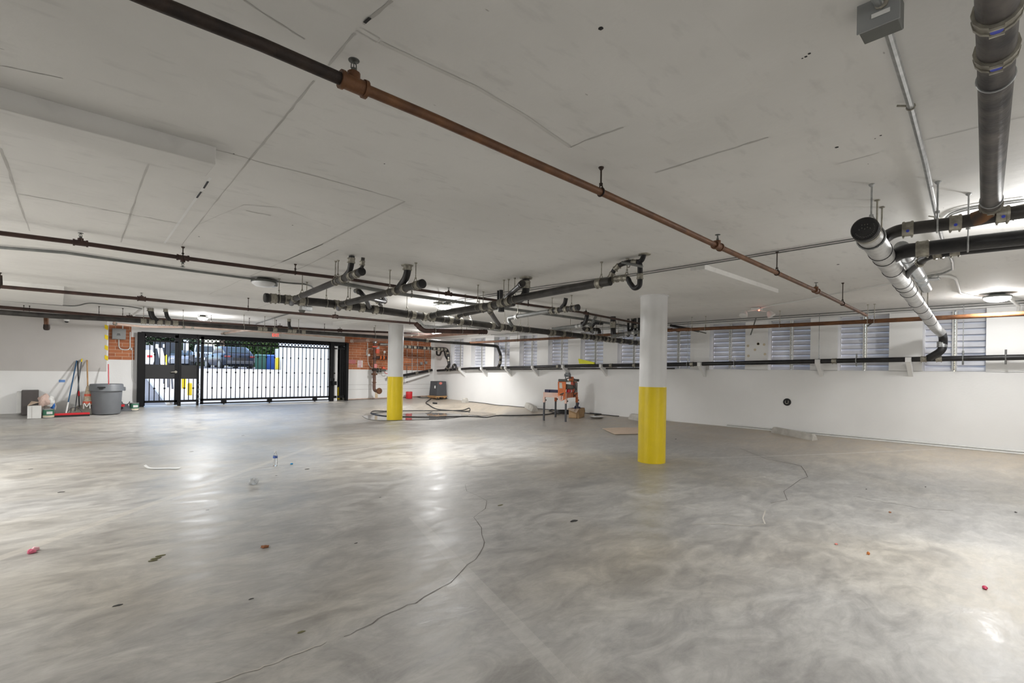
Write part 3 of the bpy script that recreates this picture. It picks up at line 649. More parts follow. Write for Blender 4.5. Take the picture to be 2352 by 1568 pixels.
# N3 long branch with trap
P = Path([atx(x, y, 4.55) for x, y in ((985, 727), (1010, 720), (1130, 701), (1200, 683), (1370, 651), (1402, 646))])
branch('drain_branch', 'longest black branch pipe rising right from the big drain to the looped trap', P, .048, IRONG, cpl=(990, 1110, 1130, 1150, 1155, 1166, 1377), hang=(1008, 1097, 1158, 1169, 1180, 1381), short='longest branch pipe')
XT = 4.6
P = Path(smooth([atx(1396, 644, XT), atx(1437, 638, XT), atx(1447, 650, XT), atx(1457, 661, XT), atx(1468, 656, XT), atx(1470, 640, XT), atx(1470, 612, XT), atx(1468, 600, XT)], 8))
t = branch('drain_trap', 'looped black p-trap hanging below the slab left of the near column', P, .028, IRON, cpl=(1412, 1424, 1436)); p = atx(1470, 635, XT); coupling(t, p, V((0, 0, 1)), .03, .06)
P = Path(smooth([atx(1395, 645, XT), atx(1403, 634, XT), atx(1411, 620, XT), atx(1425, 608, XT), atx(1445, 602, XT), atx(1462, 602, XT), atx(1474, 597, XT), atx(1480, 580, XT-.05), atx(1480, 574, XT-.05)], 8))
t = branch('drain_vent', 'arched black vent pipe rising over the looped trap to the slab', P, .027, IRON, cpl=(1404, 1417, 1458)); bm = B(); lathe(bm, [(.07, 0), (.065, -.01)], (P.pts[-1].x, P.pts[-1].y, ZT), seg=16); obj('flange', bm, CLAMP, t, True)
bm = B(); a = atx(1428, 602, XT-.06); b = atx(1476, 612, XT-.06); tube(bm, [a, b], .014, 4); t = obj('strut_channel', bm, GREYPIPE); tag(t, 'grey strut bar across the vent pipe over the looped trap', 'strut'); 
hanger('hanger rod left of the looped trap strut', atx(1443, 608, XT), .027, V((0, 1, 0)), 'rods at the looped trap'); hanger('short hanger rod right over the looped trap bend', atx(1440, 632, XT), .028, V((0, 1, 0)), 'rods at the looped trap')
P = Path(smooth([atx(1208, 637, 4.62), atx(1208, 655, 4.62), atx(1207, 670, 4.62), atx(1201, 682, 4.62), atx(1190, 690, 4.62)], 6)); t = branch('drain_riser', 'fat black riser with a wide grey collar between the two long branches', P, .050, IRON)
coupling(t, atx(1208, 654, 4.62), V((0, 0, 1)), .052, .10); bm = B(); lathe(bm, [(.085, 0), (.085, -.02), (.06, -.03)], (P.pts[0].x, P.pts[0].y, ZT), seg=18); obj('flange', bm, CLAMP, t, True)
P = Path([atx(1153, 693, 4.7), atx(1180, 668, 4.5), atx(1198, 652, 4.3)]); t = branch('drain_branch', 'short slanted brown dusted pipe crossing left of the collared riser', P, .034, IRONG); coupling(t, P.pts[2], P.pts[2]-P.pts[1], .036, .09, IRONG)
for i, (x, r) in enumerate(((1151, .030), (1144, .016))):
    P = Path([atx(x, 664, 5.1)+V((0, 0, .02)), atx(x, 695, 5.1)]); t = branch('drain_riser', ['black upright riser', 'slim black riser'][i]+' meeting the longest branch from above', P, r, IRON); 
P = Path([atx(1151, 698, 4.58), atx(1151, 712, 4.6), atx(1151, 716, 4.6)]); t = branch('drop_pipe', 'short open black pipe hanging under the longest branch', P, .045, IRON); coupling(t, P.pts[0], V((0, 0, 1)), .046, .05, name='collar')
P = Path([atx(x, y, 5.0) for x, y in ((1048, 729), (1060, 723), (1145, 705), (1180, 698))]); branch('drain_branch', 'slender black branch just under the longest branch', P, .035, IRONG, cpl=(1052, 1128), hang=(1068, 1110), short='slender branch')
P = Path(smooth([atx(1122, 708, 5.0), atx(1130, 722, 5.4), atx(1140, 737, 5.9), atx(1146, 745, 6.1)], 6)); branch('drain_elbow', 'black diagonal pipe dropping into the big drain behind the slender branch', P, .04, IRONG, cpl=(1126,))
P = Path([atx(1176, 748, 6.2), atx(1169, 738, 6.2), atx(1168, 730, 6.2), atx(1180, 728, 6.2), atx(1265, 714, 6.2), atx(1280, 712, 6.2)], .07)
t = branch('drain_branch', 'light grey pipe with a white elbow rising right from the big drain', P, .036, GREYPIPE, cpl=(1187,), hang=(1190,), short='light grey branch', cm=PVC)
P = Path([atx(1262, 715, 6.2), atx(1326, 706, 6.2)]); branch('drain_branch', 'short capped black end of the light grey branch', P, .042, IRONG, cpl=(1268, 1279, 1298, 1322), hang=(1269, 1312), short='short capped end', cap=-1)
P = Path(smooth([atx(1300, 687, 6.2)+V((0, 0, .02)), atx(1297, 697, 6.2), atx(1290, 706, 6.2), atx(1287, 711, 6.2)], 6)); branch('drain_riser', 'black riser curving onto the short capped end from the slab', P, .035, IRON)
P = Path([atx(x, y, 8.3) for x, y in ((1265, 757), (1290, 753), (1325, 749), (1345, 746), (1356, 744))]); branch('drain_branch', 'pale grey pipe with bright clamps left of the tangle by the near column', P, .04, GREYPIPE, cpl=(1268, 1326, 1334, 1350), cm=WRAP)
P = Path(smooth([atx(1349, 709, 8.2)+V((0, 0, .03)), atx(1348, 725, 8.2), atx(1345, 738, 8.2), atx(1338, 746, 8.2)], 6)); branch('drain_riser', 'black riser with a pale collar behind the brown sprinkler pipe', P, .045, IRON, cpl=(1349,))
P = Path(smooth([atx(1338, 742, 8.4), atx(1342, 755, 8.6), atx(1352, 756, 8.7), atx(1360, 760, 8.8)], 6)); branch('drain_elbow', 'black elbow under the pale clamps by the tangle', P, .045, IRON, cpl=(1346,), hang=(1354,), short='elbow under the pale clamps, added as a support')  # hanger added as a support for the otherwise floating elbow
P = Path(smooth([atx(1384, 716, 8.6), atx(1371, 717, 8.6), atx(1368, 727, 8.6), atx(1362, 738, 8.6), atx(1357, 748, 8.7), atx(1359, 756, 8.7), atx(1362, 764, 8.8)], 6)); branch('drain_vent', 'grey bent vent pipe snaking up to the slab in the tangle', P, .026, GREYPIPE, cpl=(1358,))
P = Path([atx(1360, 751, 8.9), atx(1366, 742, 8.9), atx(1384, 743, 8.9)], .05); branch('drain_elbow', 'black horizontal stub in the tangle of traps', P, .03, IRON, hang=(1380,), short='black stub in the tangle, added as a support')  # the hanger here was added to hold the stub up
P = Path([atx(1355, 756, 9.0), atx(1376, 757, 9.0), atx(1377, 766, 9.0)], .08); branch('drain_elbow', 'grey shouldered elbow above the big drain right of the tangle', P, .04, IRONG, hang=(1370,), short='grey shouldered elbow, added as a support')  # rod and ring put in as an added support under the slab
P = Path([V((9.2, atx(1408, 736, 9.2).y, ZT)), atx(1408, 752, 9.2), atx(1409, 768, 9.2)]); t = branch('drain_riser', 'wide riser with a long grey collar standing on the big drain', P, .06, IRON); coupling(t, atx(1408, 746, 9.2), V((0, 0, 1)), .062, .14)
for i, (x, x2, ya) in enumerate(((1443, 1444, 738), (1453, 1447, 730), (1459, 1460, 750), (1468, 1468, 750))):
    P = Path(smooth([V((9.8, atx(x, ya, 9.8).y, ZT)), atx(x, ya, 9.8), atx(x, 752, 9.8), atx(x2-2*(i == 1), 764, 9.8), atx(x2-6*(i == 1), 772, 9.8)], 5)); branch('drain_riser', ['first', 'second', 'third', 'fourth'][i]+' of the black risers crowded just left of the near column', P, (.028, .036, .03, .034)[i], IRON, cpl=(x,))
P = Path([atx(x, y, 9.6) for x, y in ((1405, 774), (1425, 768), (1450, 764), (1468, 762))]); branch('drain_branch', 'grey branch passing low behind the crowded risers', P, .04, GREYPIPE, cpl=(1440, 1455), cm=WRAP, hang=(1420,), short='low grey branch, added as a support')  # its hanger is an added support so the branch does not float

# --- grey conduits
def cond(label, pts, r=.012, m=GALV, R=.05, straps=(), name='conduit'):
    P = Path(pts, R) if R else Path(pts); t = thing(name, label, 'conduit', P.pts[0]); bm = B(); tube(bm, P.pts, r, 8); obj('tube', bm, m, t, True)
    for c in straps:
        p, d = P.at_px(c, 0); bm = B(); torus(bm, p, d, r+.001, .004, 12, 5); q = p+V((0, 0, 1)).cross(d).normalized()*.05; q.z = ZT-.012; tube(bm, [p+V((0, 0, r*.3)), q], .005, 5); obj('strap', bm, CLAMP, t)
    return t
P1 = [atz(x, y, 2.60) for x, y in ((770, 647), (890, 670), (1060, 694), (1157, 707), (1337, 732), (1470, 753))]
t = cond('wide grey double conduit running level behind the branches toward the near column', P1, .024, GREYPIPE, R=0)
bm = B(); tube(bm, [p+V((0, .06, 0)) for p in P1], .02, 8); obj('tube', bm, GREYPIPE, t, True)
for i, c in enumerate((945, 1099)):
    p, d = Path(P1).at_px(c); hanger('%s hanger on the wide grey conduit' % ['left', 'right'][i], p, .03, d, 'hangers on the wide grey conduit')
pts = [atz(x, y, 2.675) for x, y in ((0, 568), (150, 580), (300, 602), (450, 623), (585, 641))]; pts = ext(pts, 6)
cond('grey conduit along the slab from the left edge to the ceiling light', pts, .016, GREYPIPE, R=0)
pts = [atz(x, y, 2.675) for x, y in ((632, 646), (665, 650), (700, 652), (715, 657), (722, 665))]; cond('short grey conduit right of the left ceiling light', pts, .012, GREYPIPE)
for i, off in enumerate((0, 4.5)):
    pts = [atz(x, y+off, 2.685) for x, y in ((1980, 545), (1730, 585), (1480, 625), (1240, 658), (1100, 680), (995, 697))]
    cond(['upper', 'lower'][i]+' of the twin thin conduits crossing behind the near column top', pts, .0065, GREYPIPE, R=0)
for i in (0, 1):
    pts = [atz(x, y+4.5*i, 2.685) for x, y in ((2352, 458), (2280, 467), (2215, 478), (2185, 488), (2172, 500))]
    cond(['upper', 'lower'][i]+' of the twin thin conduits at the right edge above the black pipes', pts, .0065, GALV, R=.05)
cond('straight galvanised conduit from the overhead box down to the black pipes', [atz(x, y, 2.665) for x, y in ((2038, 66), (2092, 245), (2124, 370), (2152, 500), (2163, 545), (2187, 600), (2188, 618), (2165, 628), (2102, 640))], .0135, GALV, R=.04, straps=(2092, 2152))
cond('pale conduit zigzagging to the lit ceiling light at the right', [atz(x, y, 2.675) for x, y in ((2140, 634), (2180, 634), (2195, 640), (2204, 673), (2240, 682), (2280, 684))], .015, PVC, R=.1)
cond('pale conduit leaving the lit right ceiling light toward the wall', [atz(2315, 683, 2.665), atz(2340, 702, 2.6), V((11.3, .30, 2.48))], .02, PVC, R=0)
cond('thin white conduit running to the emergency light', [atz(x, y, 2.68) for x, y in ((2075, 646), (1980, 663), (1850, 688), (1775, 701), (1740, 709))], .011, PVC, R=0)
for i, (z, X) in enumerate(((2.685, 11.2), (2.66, 11.35))):
    P = [V((X, y, z)) for y in (-3, 4, 9, 13.2)]; cond(['outer', 'inner'][i]+' thin conduit along the top of the louvred wall', P, .009, GREYPIPE, R=0)
cond('thin grey conduit kinked above the brown pipe at far left', [aty(x, y, 13.0) for x, y in ((-40, 686), (0, 689), (140, 701), (175, 703), (203, 695), (300, 704), (326, 709))], .012, GREYPIPE, R=.1)
cond('white conduit slanting down from the slab left of the gate', [aty(326, 708, 13.0), aty(306, 723, 14.6)], .028, PVC, R=0)
cond('thin conduit slanting from the small ceiling light to the gate lintel', [atz(x, y, 2.68) for x, y in ((672, 718), (640, 727), (612, 736), (588, 744))], .013, GREYPIPE, R=0)
cond('upper wire-thin conduit behind the gate drain', [aty(x, y, 15.2) for x, y in ((300, 723), (450, 731), (600, 740), (760, 749))], .010, GREYPIPE, R=0)

# --- galvanised box overhead, right
t = thing('junction_box', 'grey steel junction box with a white label fixed to the slab at top right', 'junction box', atz(2024, 45, 2.69))
c = atz(2024, 42, 2.655); M = Matrix.Rotation(math.radians(0), 3, 'Z')
bm = B(); cbox(bm, c+V((.0, 0, 0)), (.085, .11, .09), M); obj('box', bm, DARKBOX, t, bev=.004)
bm = B(); cbox(bm, c+V((-.046, 0, -.002)), (.006, .118, .098), M); obj('cover', bm, STEELBOX, t, bev=.002)
bm = B(); cbox(bm, c+V((-.051, -.008, -.012)), (.002, .05, .014), M); o = obj('sticker', bm, PVC, t)
bm = B(); tube(bm, [c+V((.0, -.01, .02)), c+V((-.35, .02, .02))], .0135, 10); obj('conduit_stub', bm, GALV, t, True)
bm = B(); lathe(bm, [(.02, 0), (.02, -.02), (.012, -.022)], c+V((-.035, -.01, .02)), V((1, 0, 0)), 8); obj('locknut', bm, CLAMP, t)

# --- right hand group
pv = [atz(x, y, 2.47) for x, y in ((2292, -60), (2291, 0), (2288, 150), (2283, 300), (2276, 478))]; pv = ext(pv, 6)
PV = Path(pv); t = thing('drain_pipe', 'grimy black pipe coming overhead at the top right with two stickered bands', 'drain pipe', pv[0])
bm = B(); tube(bm, PV.pts, .046, 20); obj('tube', bm, mat('grimy_iron', (.13, .115, .105), .45, .3, scale=9, col2=(.03, .028, .03), bump=.2), t, True)
def at_py(P, y): return P.at_px(y, 1)
for y in (28, 118):
    p, d = at_py(PV, y); o = coupling(t, p, d, .046, .05)
    bm = B(); x_, y_ = frame(d); n = (V((0, 0, ZC))-p); n = (n-d*n.dot(d)).normalized(); lathe(bm, [(.014, 0), (.014, .002)], p+n*.054, n, 14); s_ = obj('sticker', bm, STICK, o)
p, d = at_py(PV, 178); bm = B(); torus(bm, p, d, .048, .004, 24, 6); obj('ring', bm, GALV, t)
p, d = at_py(PV, 460); bm = B(); torus(bm, p, d, .048, .004, 24, 6); obj('ring', bm, GALV, t); p, d = at_py(PV, 474); coupling(t, p, d, .046, .05)
ph = [atz(x, y, 2.42) for x, y in ((2352, 486), (2300, 493), (2200, 511), (2085, 526), (2050, 535), (2030, 548))]; ph = ext(ph, 8)
PH = Path(ph); t = pipe('drain_pipe', 'upper black pipe leading from the silver pipe to the right picture edge', 'drain pipe', Path(smooth(ph, 4)), .040, IRONG, cL=.055)
for c in (2085, 2196, 2302):
    p, d = PH.at_px(c); o = coupling(t, p, d, .042, .06); n = V((0, 0, ZC))-p; n = (n-d*n.dot(d)).normalized(); bm = B(); lathe(bm, [(.009, 0), (.009, .002)], p+n*.049+V((0, 0, -.012)), n, 12); obj('sticker', bm, STICK, o)
p, d = PH.at_px(2153); hanger('hanger strap around the upper black pipe at right', p, .042, d, 'straps of the black pipes at right', GALV)
P = Path([atz(2276, 482, 2.45), atz(2262, 495, 2.43), atz(2235, 504, 2.42)]); t = branch('drain_elbow', 'rusty wye elbow under the overhead grimy pipe', P, .043, mat('rust_patched_iron', (.22, .10, .035), .6, .2, scale=10, col2=(.06, .045, .04)))
pk = [atz(x, y, 2.36) for x, y in ((2352, 545), (2240, 557), (2125, 571), (2075, 578), (2048, 592))]; pk = ext(pk, 6)
PK = Path(smooth(pk, 4)); t = pipe('drain_pipe', 'thick black pipe below the upper one, joining the silver pipe at right', 'drain pipe', PK, .050, IRON, cpl=(2119,), cL=.075)
p, d = PK.at_px(2223); hanger('long hanger strap round the thick black pipe at right', p, .052, d, 'straps of the black pipes at right', GALV)
pk = [atz(x, y, 2.33) for x, y in ((2352, 562), (2200, 578), (2140, 587), (2112, 602), (2090, 622), (2078, 640))]; pk = ext(pk, 4)
PK2 = Path(smooth(pk, 4)); pipe('drain_pipe', 'thin black pipe tucked under the thick one, elbowing down to the silver pipe', 'drain pipe', PK2, .026, IRON, cpl=(2114, 2156, 2193), cL=.055)
pj = [atd(1987, 527, 3.05), atd(2052, 620, 4.1), atd(2110, 700, 5.9), atd(2148, 752, 7.9)]
PJ = Path(pj+[atd(2162, 765, 8.4)]); RJ = .070
t = thing('drain_pipe', 'wide silver wrapped drain pipe with a black round cap facing the camera', 'drain pipe', pj[0])
bm = B(); tube(bm, PJ.pts, RJ, 24); obj('tube', bm, WRAP, t, True)
for y in (546, 577, 589, 617, 645, 657, 668, 690, 706, 722, 738):
    p, d = at_py(PJ, y); bm = B(); torus(bm, p, d, RJ+.001, .0035, 28, 6); obj('ring', bm, BLACK, t)
d0 = (pj[0]-pj[1]).normalized(); bm = B(); lathe(bm, [(RJ*1.0, -.03), (RJ*1.06, -.02), (RJ*1.06, .01), (RJ*.98, .018), (RJ*.9, .013), (.01, .013)], pj[0], d0, 32); cap = obj('end_cap', bm, IRON, t, True)
bm = B(); x_, y_ = frame(d0)
for k in range(16):
    a = PI*.15+PI*1.0*k/15; c = pj[0]+d0*.0145+(x_*math.cos(a)+y_*math.sin(a))*.050; cbox(bm, c, (.004, .004, .004))
for k in range(5): c = pj[0]+d0*.0145+x_*(.028-.014*k)+y_*(.004*(-1)**k-.004); cbox(bm, c, (.007, .004, .006))
for k in range(3): c = pj[0]+d0*.0145+x_*(.014-.014*k)-y_*.026; cbox(bm, c, (.009, .004, .006))
obj('raised_lettering', bm, mat('raised_iron', (.16, .155, .15), .4, .5), cap)
bm = B(); tube(bm, [pj[0]-d0*.035, pj[0]-d0*.075], RJ*1.07, 24); obj('band', bm, CLAMP, t, True)
for y in (628, 640): pass
rr = Path([atd(x, y, d) for x, y, d in ((2030, 560, 3.5), (2085, 630, 4.6), (2140, 715, 6.9))]); 
t2 = thing('side_pipe', 'short bright steel sleeves fixed beside the silver pipe', 'pipe', rr.pts[0])
for a, b in ((585, 602), (606, 640), (646, 655), (660, 672)):
    p, _ = at_py(rr, a); q, _ = at_py(rr, b); up_ = V((.0, -.055, .045)); bm = B(); tube(bm, [p+up_, q+up_], .052, 18); obj('sleeve', bm, GALV, t2, True)
hanger('clevis hanger just behind the black round cap', pj[0].lerp(pj[1], .16), RJ+.004, d0, 'hangers of the silver pipe', GALV)
for i, (x, y0_, y1_) in enumerate(((2015, 459, 560), (2026, 475, 590), (2117, 642, 700), (2131, 660, 715))):
    p = atz(x, y0_); bm = B(); z2 = min(range(150, 269), key=lambda z: abs(proj((p.x, p.y, z/100))[1]-y1_))/100
    tube(bm, [p, (p.x, p.y, z2)], .006, 6); lathe(bm, [(.018, 0), (.018, -.006)], p, seg=8); o = obj('threaded_rod', bm, CLAMP); tag(o, '%s bare threaded rod beside the silver pipe, counted from the left' % ORD[i], 'threaded rod', 'threaded rods of the silver pipe')
pl = [atd(2150, 754, 8.0), atd(2164, 768, 8.4), atx(2166, 790, 11.2), atx(2160, 806, 11.2), atx(2134, 822, 11.25)]
PL = Path(smooth(pl, 5)); t = branch('drain_elbow', 'black elbow dropping from the silver pipe into the wall pipe', PL, .062, IRON, cL=.10); p = atx(2164, 791, 11.2); coupling(t, p, V((0, 0, 1)), .064, .09, GALV)
# wall pipe G with wedge brackets
pg = [atx(x, y, 11.3) for x, y in ((2352, 820), (1993, 827), (1760, 832), (1540, 837), (1327, 840), (1079, 846), (1005, 851))]; pg = ext(pg, 1.0)
PG = Path(pg[::-1]); t = pipe('drain_pipe', 'long black pipe along the louvred wall resting on white wedge brackets', 'drain pipe', PG, .047, IRON, cpl=(1025, 1032, 1053, 1153, 1285, 1400, 1452, 1590, 1915, 2122, 2160), cL=.085)
for i, c in enumerate((1584, 1692, 1875, 1964, 2207, 2308)):
    p, d = PG.at_px(c); bm = B(); torus(bm, p, d, .05, .008, 18, 6); tube(bm, [p+V((.02, 0, .05)), p+V((.02, 0, .13))], .014, 4); tube(bm, [p+V((.02, 0, -.05)), p+V((.02, 0, -.11))], .014, 4)
    if c in (1584, 1875, 2207): tube(bm, [p+V((0, 0, .05)), p+V((0, 0, ZT-p.z))], .006, 6)
    o = obj('pipe_clamp', bm, GALV); tag(o, '%s clamp from the left on the black wall pipe' % ORD[i], 'pipe clamp', 'clamps on the black wall pipe')
for i, c in enumerate((1059, 1109, 1165, 1228, 1301.6, 1387, 1605, 1882, 2085)):
    p, _ = PG.at_px(c); bm = B(); y = p.y; z = p.z-.05
    t = thing('wedge_bracket', '%s white wedge bracket from the left under the black wall pipe' % ORD[i], 'bracket', (XR, y, z), 'wedge brackets under the black wall pipe')
    poly(bm, [(XR, y-.035, z), (XR-.30, y-.035, z), (XR, y-.035, z-.26)], .07, V((0, 1, 0))); obj('wedge', bm, WHITE, t)
    bm = B(); box(bm, (XR-.31, y-.04, z), (XR-.22, y+.04, z+.085)); obj('stop_block', bm, PVC, t)
P = Path([atx(x, y, 11.42) for x, y in ((1550, 846), (1400, 846), (1100, 849))]); pipe('conduit', 'thin dark pipe just under the black wall pipe', 'pipe', P, .018, IRONG)
# slanting part on the gate wall
P = Path([aty(890, 867, 16.95), aty(932, 861, 16.95), aty(985, 851, 16.95), V((11.25, 16.9, 1.42))]); t = pipe('drain_pipe', 'black pipe sloping across the foot of the brick wall behind the far column', 'drain pipe', P, .05, IRON, cpl=(955, 984), cL=.12)
bm = B(); a = aty(928, 870, 17.0); b = aty(985, 856, 17.0); poly(bm, [(a.x, 17.13, a.z), (b.x, 17.13, b.z), (b.x, 17.13, b.z-.05), (a.x, 17.13, a.z-.12)], .2, V((0, -1, 0))); obj('ledge', bm, WHITE, t)
P = Path(smooth([atx(1000, 800, 11.1), atx(1023, 801, 11.1), atx(1029, 812, 11.1), atx(1030, 826, 11.1), atx(1031, 838, 11.1), atx(1024, 848, 11.2)], 6)); t = pipe('drain_pipe', 'banded black pipe dropping down the corner beside the brickwork', 'drain pipe', P, .055, IRON, cL=.09)
for y in (812, 822, 828, 843): p, d = at_py(P, y); coupling(t, p, d, .056, .07, CLAMP)
P = Path([aty(928, 796, 15.6), aty(960, 798, 15.6), aty(1005, 801, 15.6), aty(1026, 803, 15.6)]); pipe('drain_pipe', 'banded black pipe crossing the top of the brickwork right of the far column', 'drain pipe', P, .052, IRON, cpl=(930, 939, 952, 974, 983, 997, 1006, 1014, 1022), hang=(945, 960, 990), short='banded pipe on the brickwork', cL=.10)
P = Path(smooth([atx(1003, 806, 11.0), atx(1004, 814, 11.0), atx(1010, 815, 11.0), atx(1014, 807, 11.0), atx(1020, 806, 11.0), atx(1023, 816, 11.0), atx(1027, 824, 11.0)], 6)); pipe('drain_trap', 'small looped trap in the far corner', 'drain pipe', P, .035, IRON)
P = Path(smooth([atx(1040, 849, 11.25), atx(1041, 839, 11.25), atx(1046, 838, 11.25), atx(1048, 848, 11.25)], 6)); pipe('drain_elbow', 'small black hoop standing on the wall pipe near the corner', 'drain pipe', P, .04, IRON, cpl=(1043,))

# ================================================================ GATE
YG = 17.0
def gx(px, py=850): return aty(px, py, YG).x
fz = lambda x: floor_z(x, YG)
def gbox(name, parent, x0, x1, z0, z1, th=.05, m=BLACKP):
    bm = B(); box(bm, (x0, YG-th/2, z0), (x1, YG+th/2, z1)); return obj(name, bm, m, parent)
def picket(parent, x, z0, z1, kn=(), r=.012):
    bm = B(); tube(bm, [(x, YG, z0), (x, YG, z1)], r, 6)
    for z in kn: lathe(bm, [(r, -.028), (.025, -.010), (.025, .010), (r, .028)], (x, YG, z), seg=8)
    return obj('picket', bm, BLACKP, parent)
def rings(parent, xa, xb, n, z, R=.05):
    for i in range(n):
        bm = B(); torus(bm, (xa+(xb-xa)*(i+.5)/n, YG, z), (0, 1, 0), R, .0105, 16, 5); obj('scroll_ring', bm, BLACKP, parent)
ZR0, ZR1, ZTOP, ZB0, ZB1 = 2.12, 2.225, 2.31, .37, .44
# overhead beam
t = thing('entrance_gate', 'black fixed header, posts and narrow end panels framing the whole entrance', 'gate', (gL, YG, 0)); GF = t
bm = B(); box(bm, (gL, YG+.04, 2.23), (gR-.03, YG+.14, 2.36)); obj('header_beam', bm, BLACKP, t, bev=.004)
for a, b, n in ((gx(315), gx(331), 'post'), (gx(408.6), gx(415.5), 'post'), (gx(452), gx(456.5), 'post'), (gx(757), gx(766), 'post'), (gx(793), gx(799), 'post')):
    bm = B(); box(bm, (a, YG-.06, fz(a)-.02), (b, YG+.06, 2.34)); obj('post', bm, BLACKP, t, bev=.004)
# pedestrian leaf
ga, gb = gx(331.5), gx(408)
t = thing('pedestrian_gate', 'black hinged pedestrian gate with a solid mid plate and lever, far left', 'gate', (ga, YG, .3))
gbox('stile', t, ga, gx(333.5), .30, 2.30); gbox('stile', t, gx(401), gb, .30, 2.30)
for a, b in ((2.23, 2.30), (2.09, 2.12), (.38, .44)): gbox('rail', t, ga, gb, a, b)
gbox('mid_plate', t, ga, gb-.01, 1.05, 1.45, .03, BLACK)
rings(t, gx(333.5), gx(401), 6, 2.175)
for i, c in enumerate((343.3, 355, 366.7, 378.5, 390.2)): picket(t, gx(c), .42, 2.11, (1.73, .78) if i in (1, 3) else ())
bm = B(); x = gx(403); tube(bm, [(x, YG-.06, 1.25), (x-.12, YG-.07, 1.24)], .012, 8); lathe(bm, [(.035, 0), (.035, .03)], (x, YG-.06, 1.25), V((0, 1, 0)), 12); obj('lever_handle', bm, CLAMP, t)['label'] = 'steel lever handle'
# narrow side panel
a, b = gx(415.5), gx(452); bm = B()
for z0, z1 in ((2.23, 2.30), (2.09, 2.12), (.38, .44)): box(bm, (a, YG-.025, z0), (b, YG+.025, z1))
t = obj('side_panel', bm, BLACKP, GF); gbox('mid_plate', t, a, b, 1.05, 1.45, .03, BLACK); rings(t, a+.02, b, 3, 2.175)
for i, c in enumerate((424, 433.8, 444.5)): picket(t, gx(c), .42, 2.11, (1.73, .78) if i != 1 else ())
bm = B(); x = gx(456)
for k in range(9): torus(bm, (x, YG-.07, .95-.07*k), (0, 1, 0) if k % 2 else (1, 0, 0), .026, .006, 8, 4)
obj('chain', bm, GALV, t)
# sliding gate
a, b = gx(461), gx(757)
t = thing('sliding_gate', 'long black sliding gate of knuckled pickets under a row of rings', 'gate', (a, YG, .3))
gbox('stile', t, a, gx(467.5), .30, 2.30, .06); gbox('stile', t, gx(755.5), b, .34, 2.28, .06)
for z0, z1, n in ((2.225, 2.30, 'rail'), (2.09, 2.125, 'rail'), (.40, .46, 'rail'), (.31, .345, 'rail')): gbox(n, t, a, b, z0, z1, .06)
rings(t, gx(467.5), gx(755.5), 36, 2.175, .047)
xa, xb = gx(476.8), gx(753.2)
for i in range(30):
    x = xa+(xb-xa)*i/29; picket(t, x, .44, 2.11, (1.25,) if i % 2 == 0 else (1.74, .78))
for px in (515, 620, 724):
    x = gx(px); bm = B(); box(bm, (x-.07, YG-.035, .30), (x+.07, YG+.035, .42)); obj('wheel_housing', bm, BLACKP, t)
    bm = B(); cyl(bm, (x, YG-.02, fz(x)+.03), (x, YG+.02, fz(x)+.03), .03); obj('wheel', bm, DGREY, t)
bm = B(); x = gx(758); box(bm, (x-.02, YG-.14, .98), (x+.10, YG-.04, 1.08)); box(bm, (x+.05, YG-.12, .84), (x+.20, YG-.04, .97)); tube(bm, [(x+.03, YG-.09, 1.0), (x+.12, YG-.09, .9)], .02, 8); obj('latch', bm, BLACKP, t)
# right end panel
a, b = gx(766), gx(793)
bm = B()
for z0, z1 in ((2.24, 2.32), (2.10, 2.14), (.38, .46)): box(bm, (a, YG-.025, z0), (b, YG+.025, z1))
box(bm, (b-.03, YG-.025, .38), (b, YG+.025, 2.3))
t = obj('side_panel', bm, BLACKP, GF)
rings(t, a, b, 5, 2.19, .045)
for i, px in enumerate((768.5, 774, 780, 786, 790.5)): picket(t, gx(px), .44, 2.11, (1.25,) if i % 2 == 0 else ())
bm = B(); box(bm, (gx(781), YG+.02, .40), (gx(793), YG+.04, 2.2)); obj('solid_sheet', bm, BLACKP, t)

# ================================================================ OUTSIDE
def rz(y): return .28+max(0, y-17.2)*.072 if y < 31 else 1.27+min(.1, (y-31)*.004)
def ground(name, xs0, xs1, ys, m, dz=0.0):
    bm = B(); rows = []
    for y in ys: rows.append([bm.verts.new((x, y, rz(y)+dz)) for x in (xs0(y), xs1(y))])
    for i in range(len(rows)-1): bm.faces.new((rows[i][0], rows[i][1], rows[i+1][1], rows[i+1][0]))
    return struct(name, bm, m)
ys = [17.4+.6*k for k in range(110)]
ground('driveway', lambda y: 2.40+.05*(y-17), lambda y: 30, ys, DRIVE)
ground('asphalt_lane', lambda y: -60, lambda y: 60, ys+[160], ASPH, -.03)
ground('asphalt_apron', lambda y: 2+(y-17)*.15, lambda y: 60, [31.5+2*k for k in range(50)], ASPH, .01)
# white retaining wall at the right
a = atd(640, 849, 31); b = atd(757, 917, 17.3)
a.z -= .2; b.z -= .2
bm = B(); d = V((a.x-b.x, a.y-b.y, 0)); n = V((d.y, -d.x, 0)).normalized()*.25
ta, tb = atd(640, 799, 31).z, atd(740, 795, 17.6).z
vs = [bm.verts.new(p) for p in (b, a, V((a.x, a.y, ta)), V((b.x, b.y, tb)), b+n, a+n, V((a.x, a.y, ta))+n, V((b.x, b.y, tb))+n)]
for f in ((0, 1, 2, 3), (4, 7, 6, 5), (3, 2, 6, 7), (0, 4, 5, 1), (0, 3, 7, 4), (1, 5, 6, 2)): bm.faces.new([vs[i] for i in f])
o = obj('retaining_wall', bm, STUCCO); tag(o, 'bright white retaining wall along the driveway seen through the sliding gate', 'wall')
q0, q1 = atd(631, 801, 32.5), atd(648, 801, 31.2)
bm = B(); box(bm, (q0.x, q0.y, 1.0), (q1.x+.3, q1.y+.8, q0.z)); o = obj('wall_end', bm, STUCCO); tag(o, 'white end pier of the retaining wall beside the blue bin', 'wall')
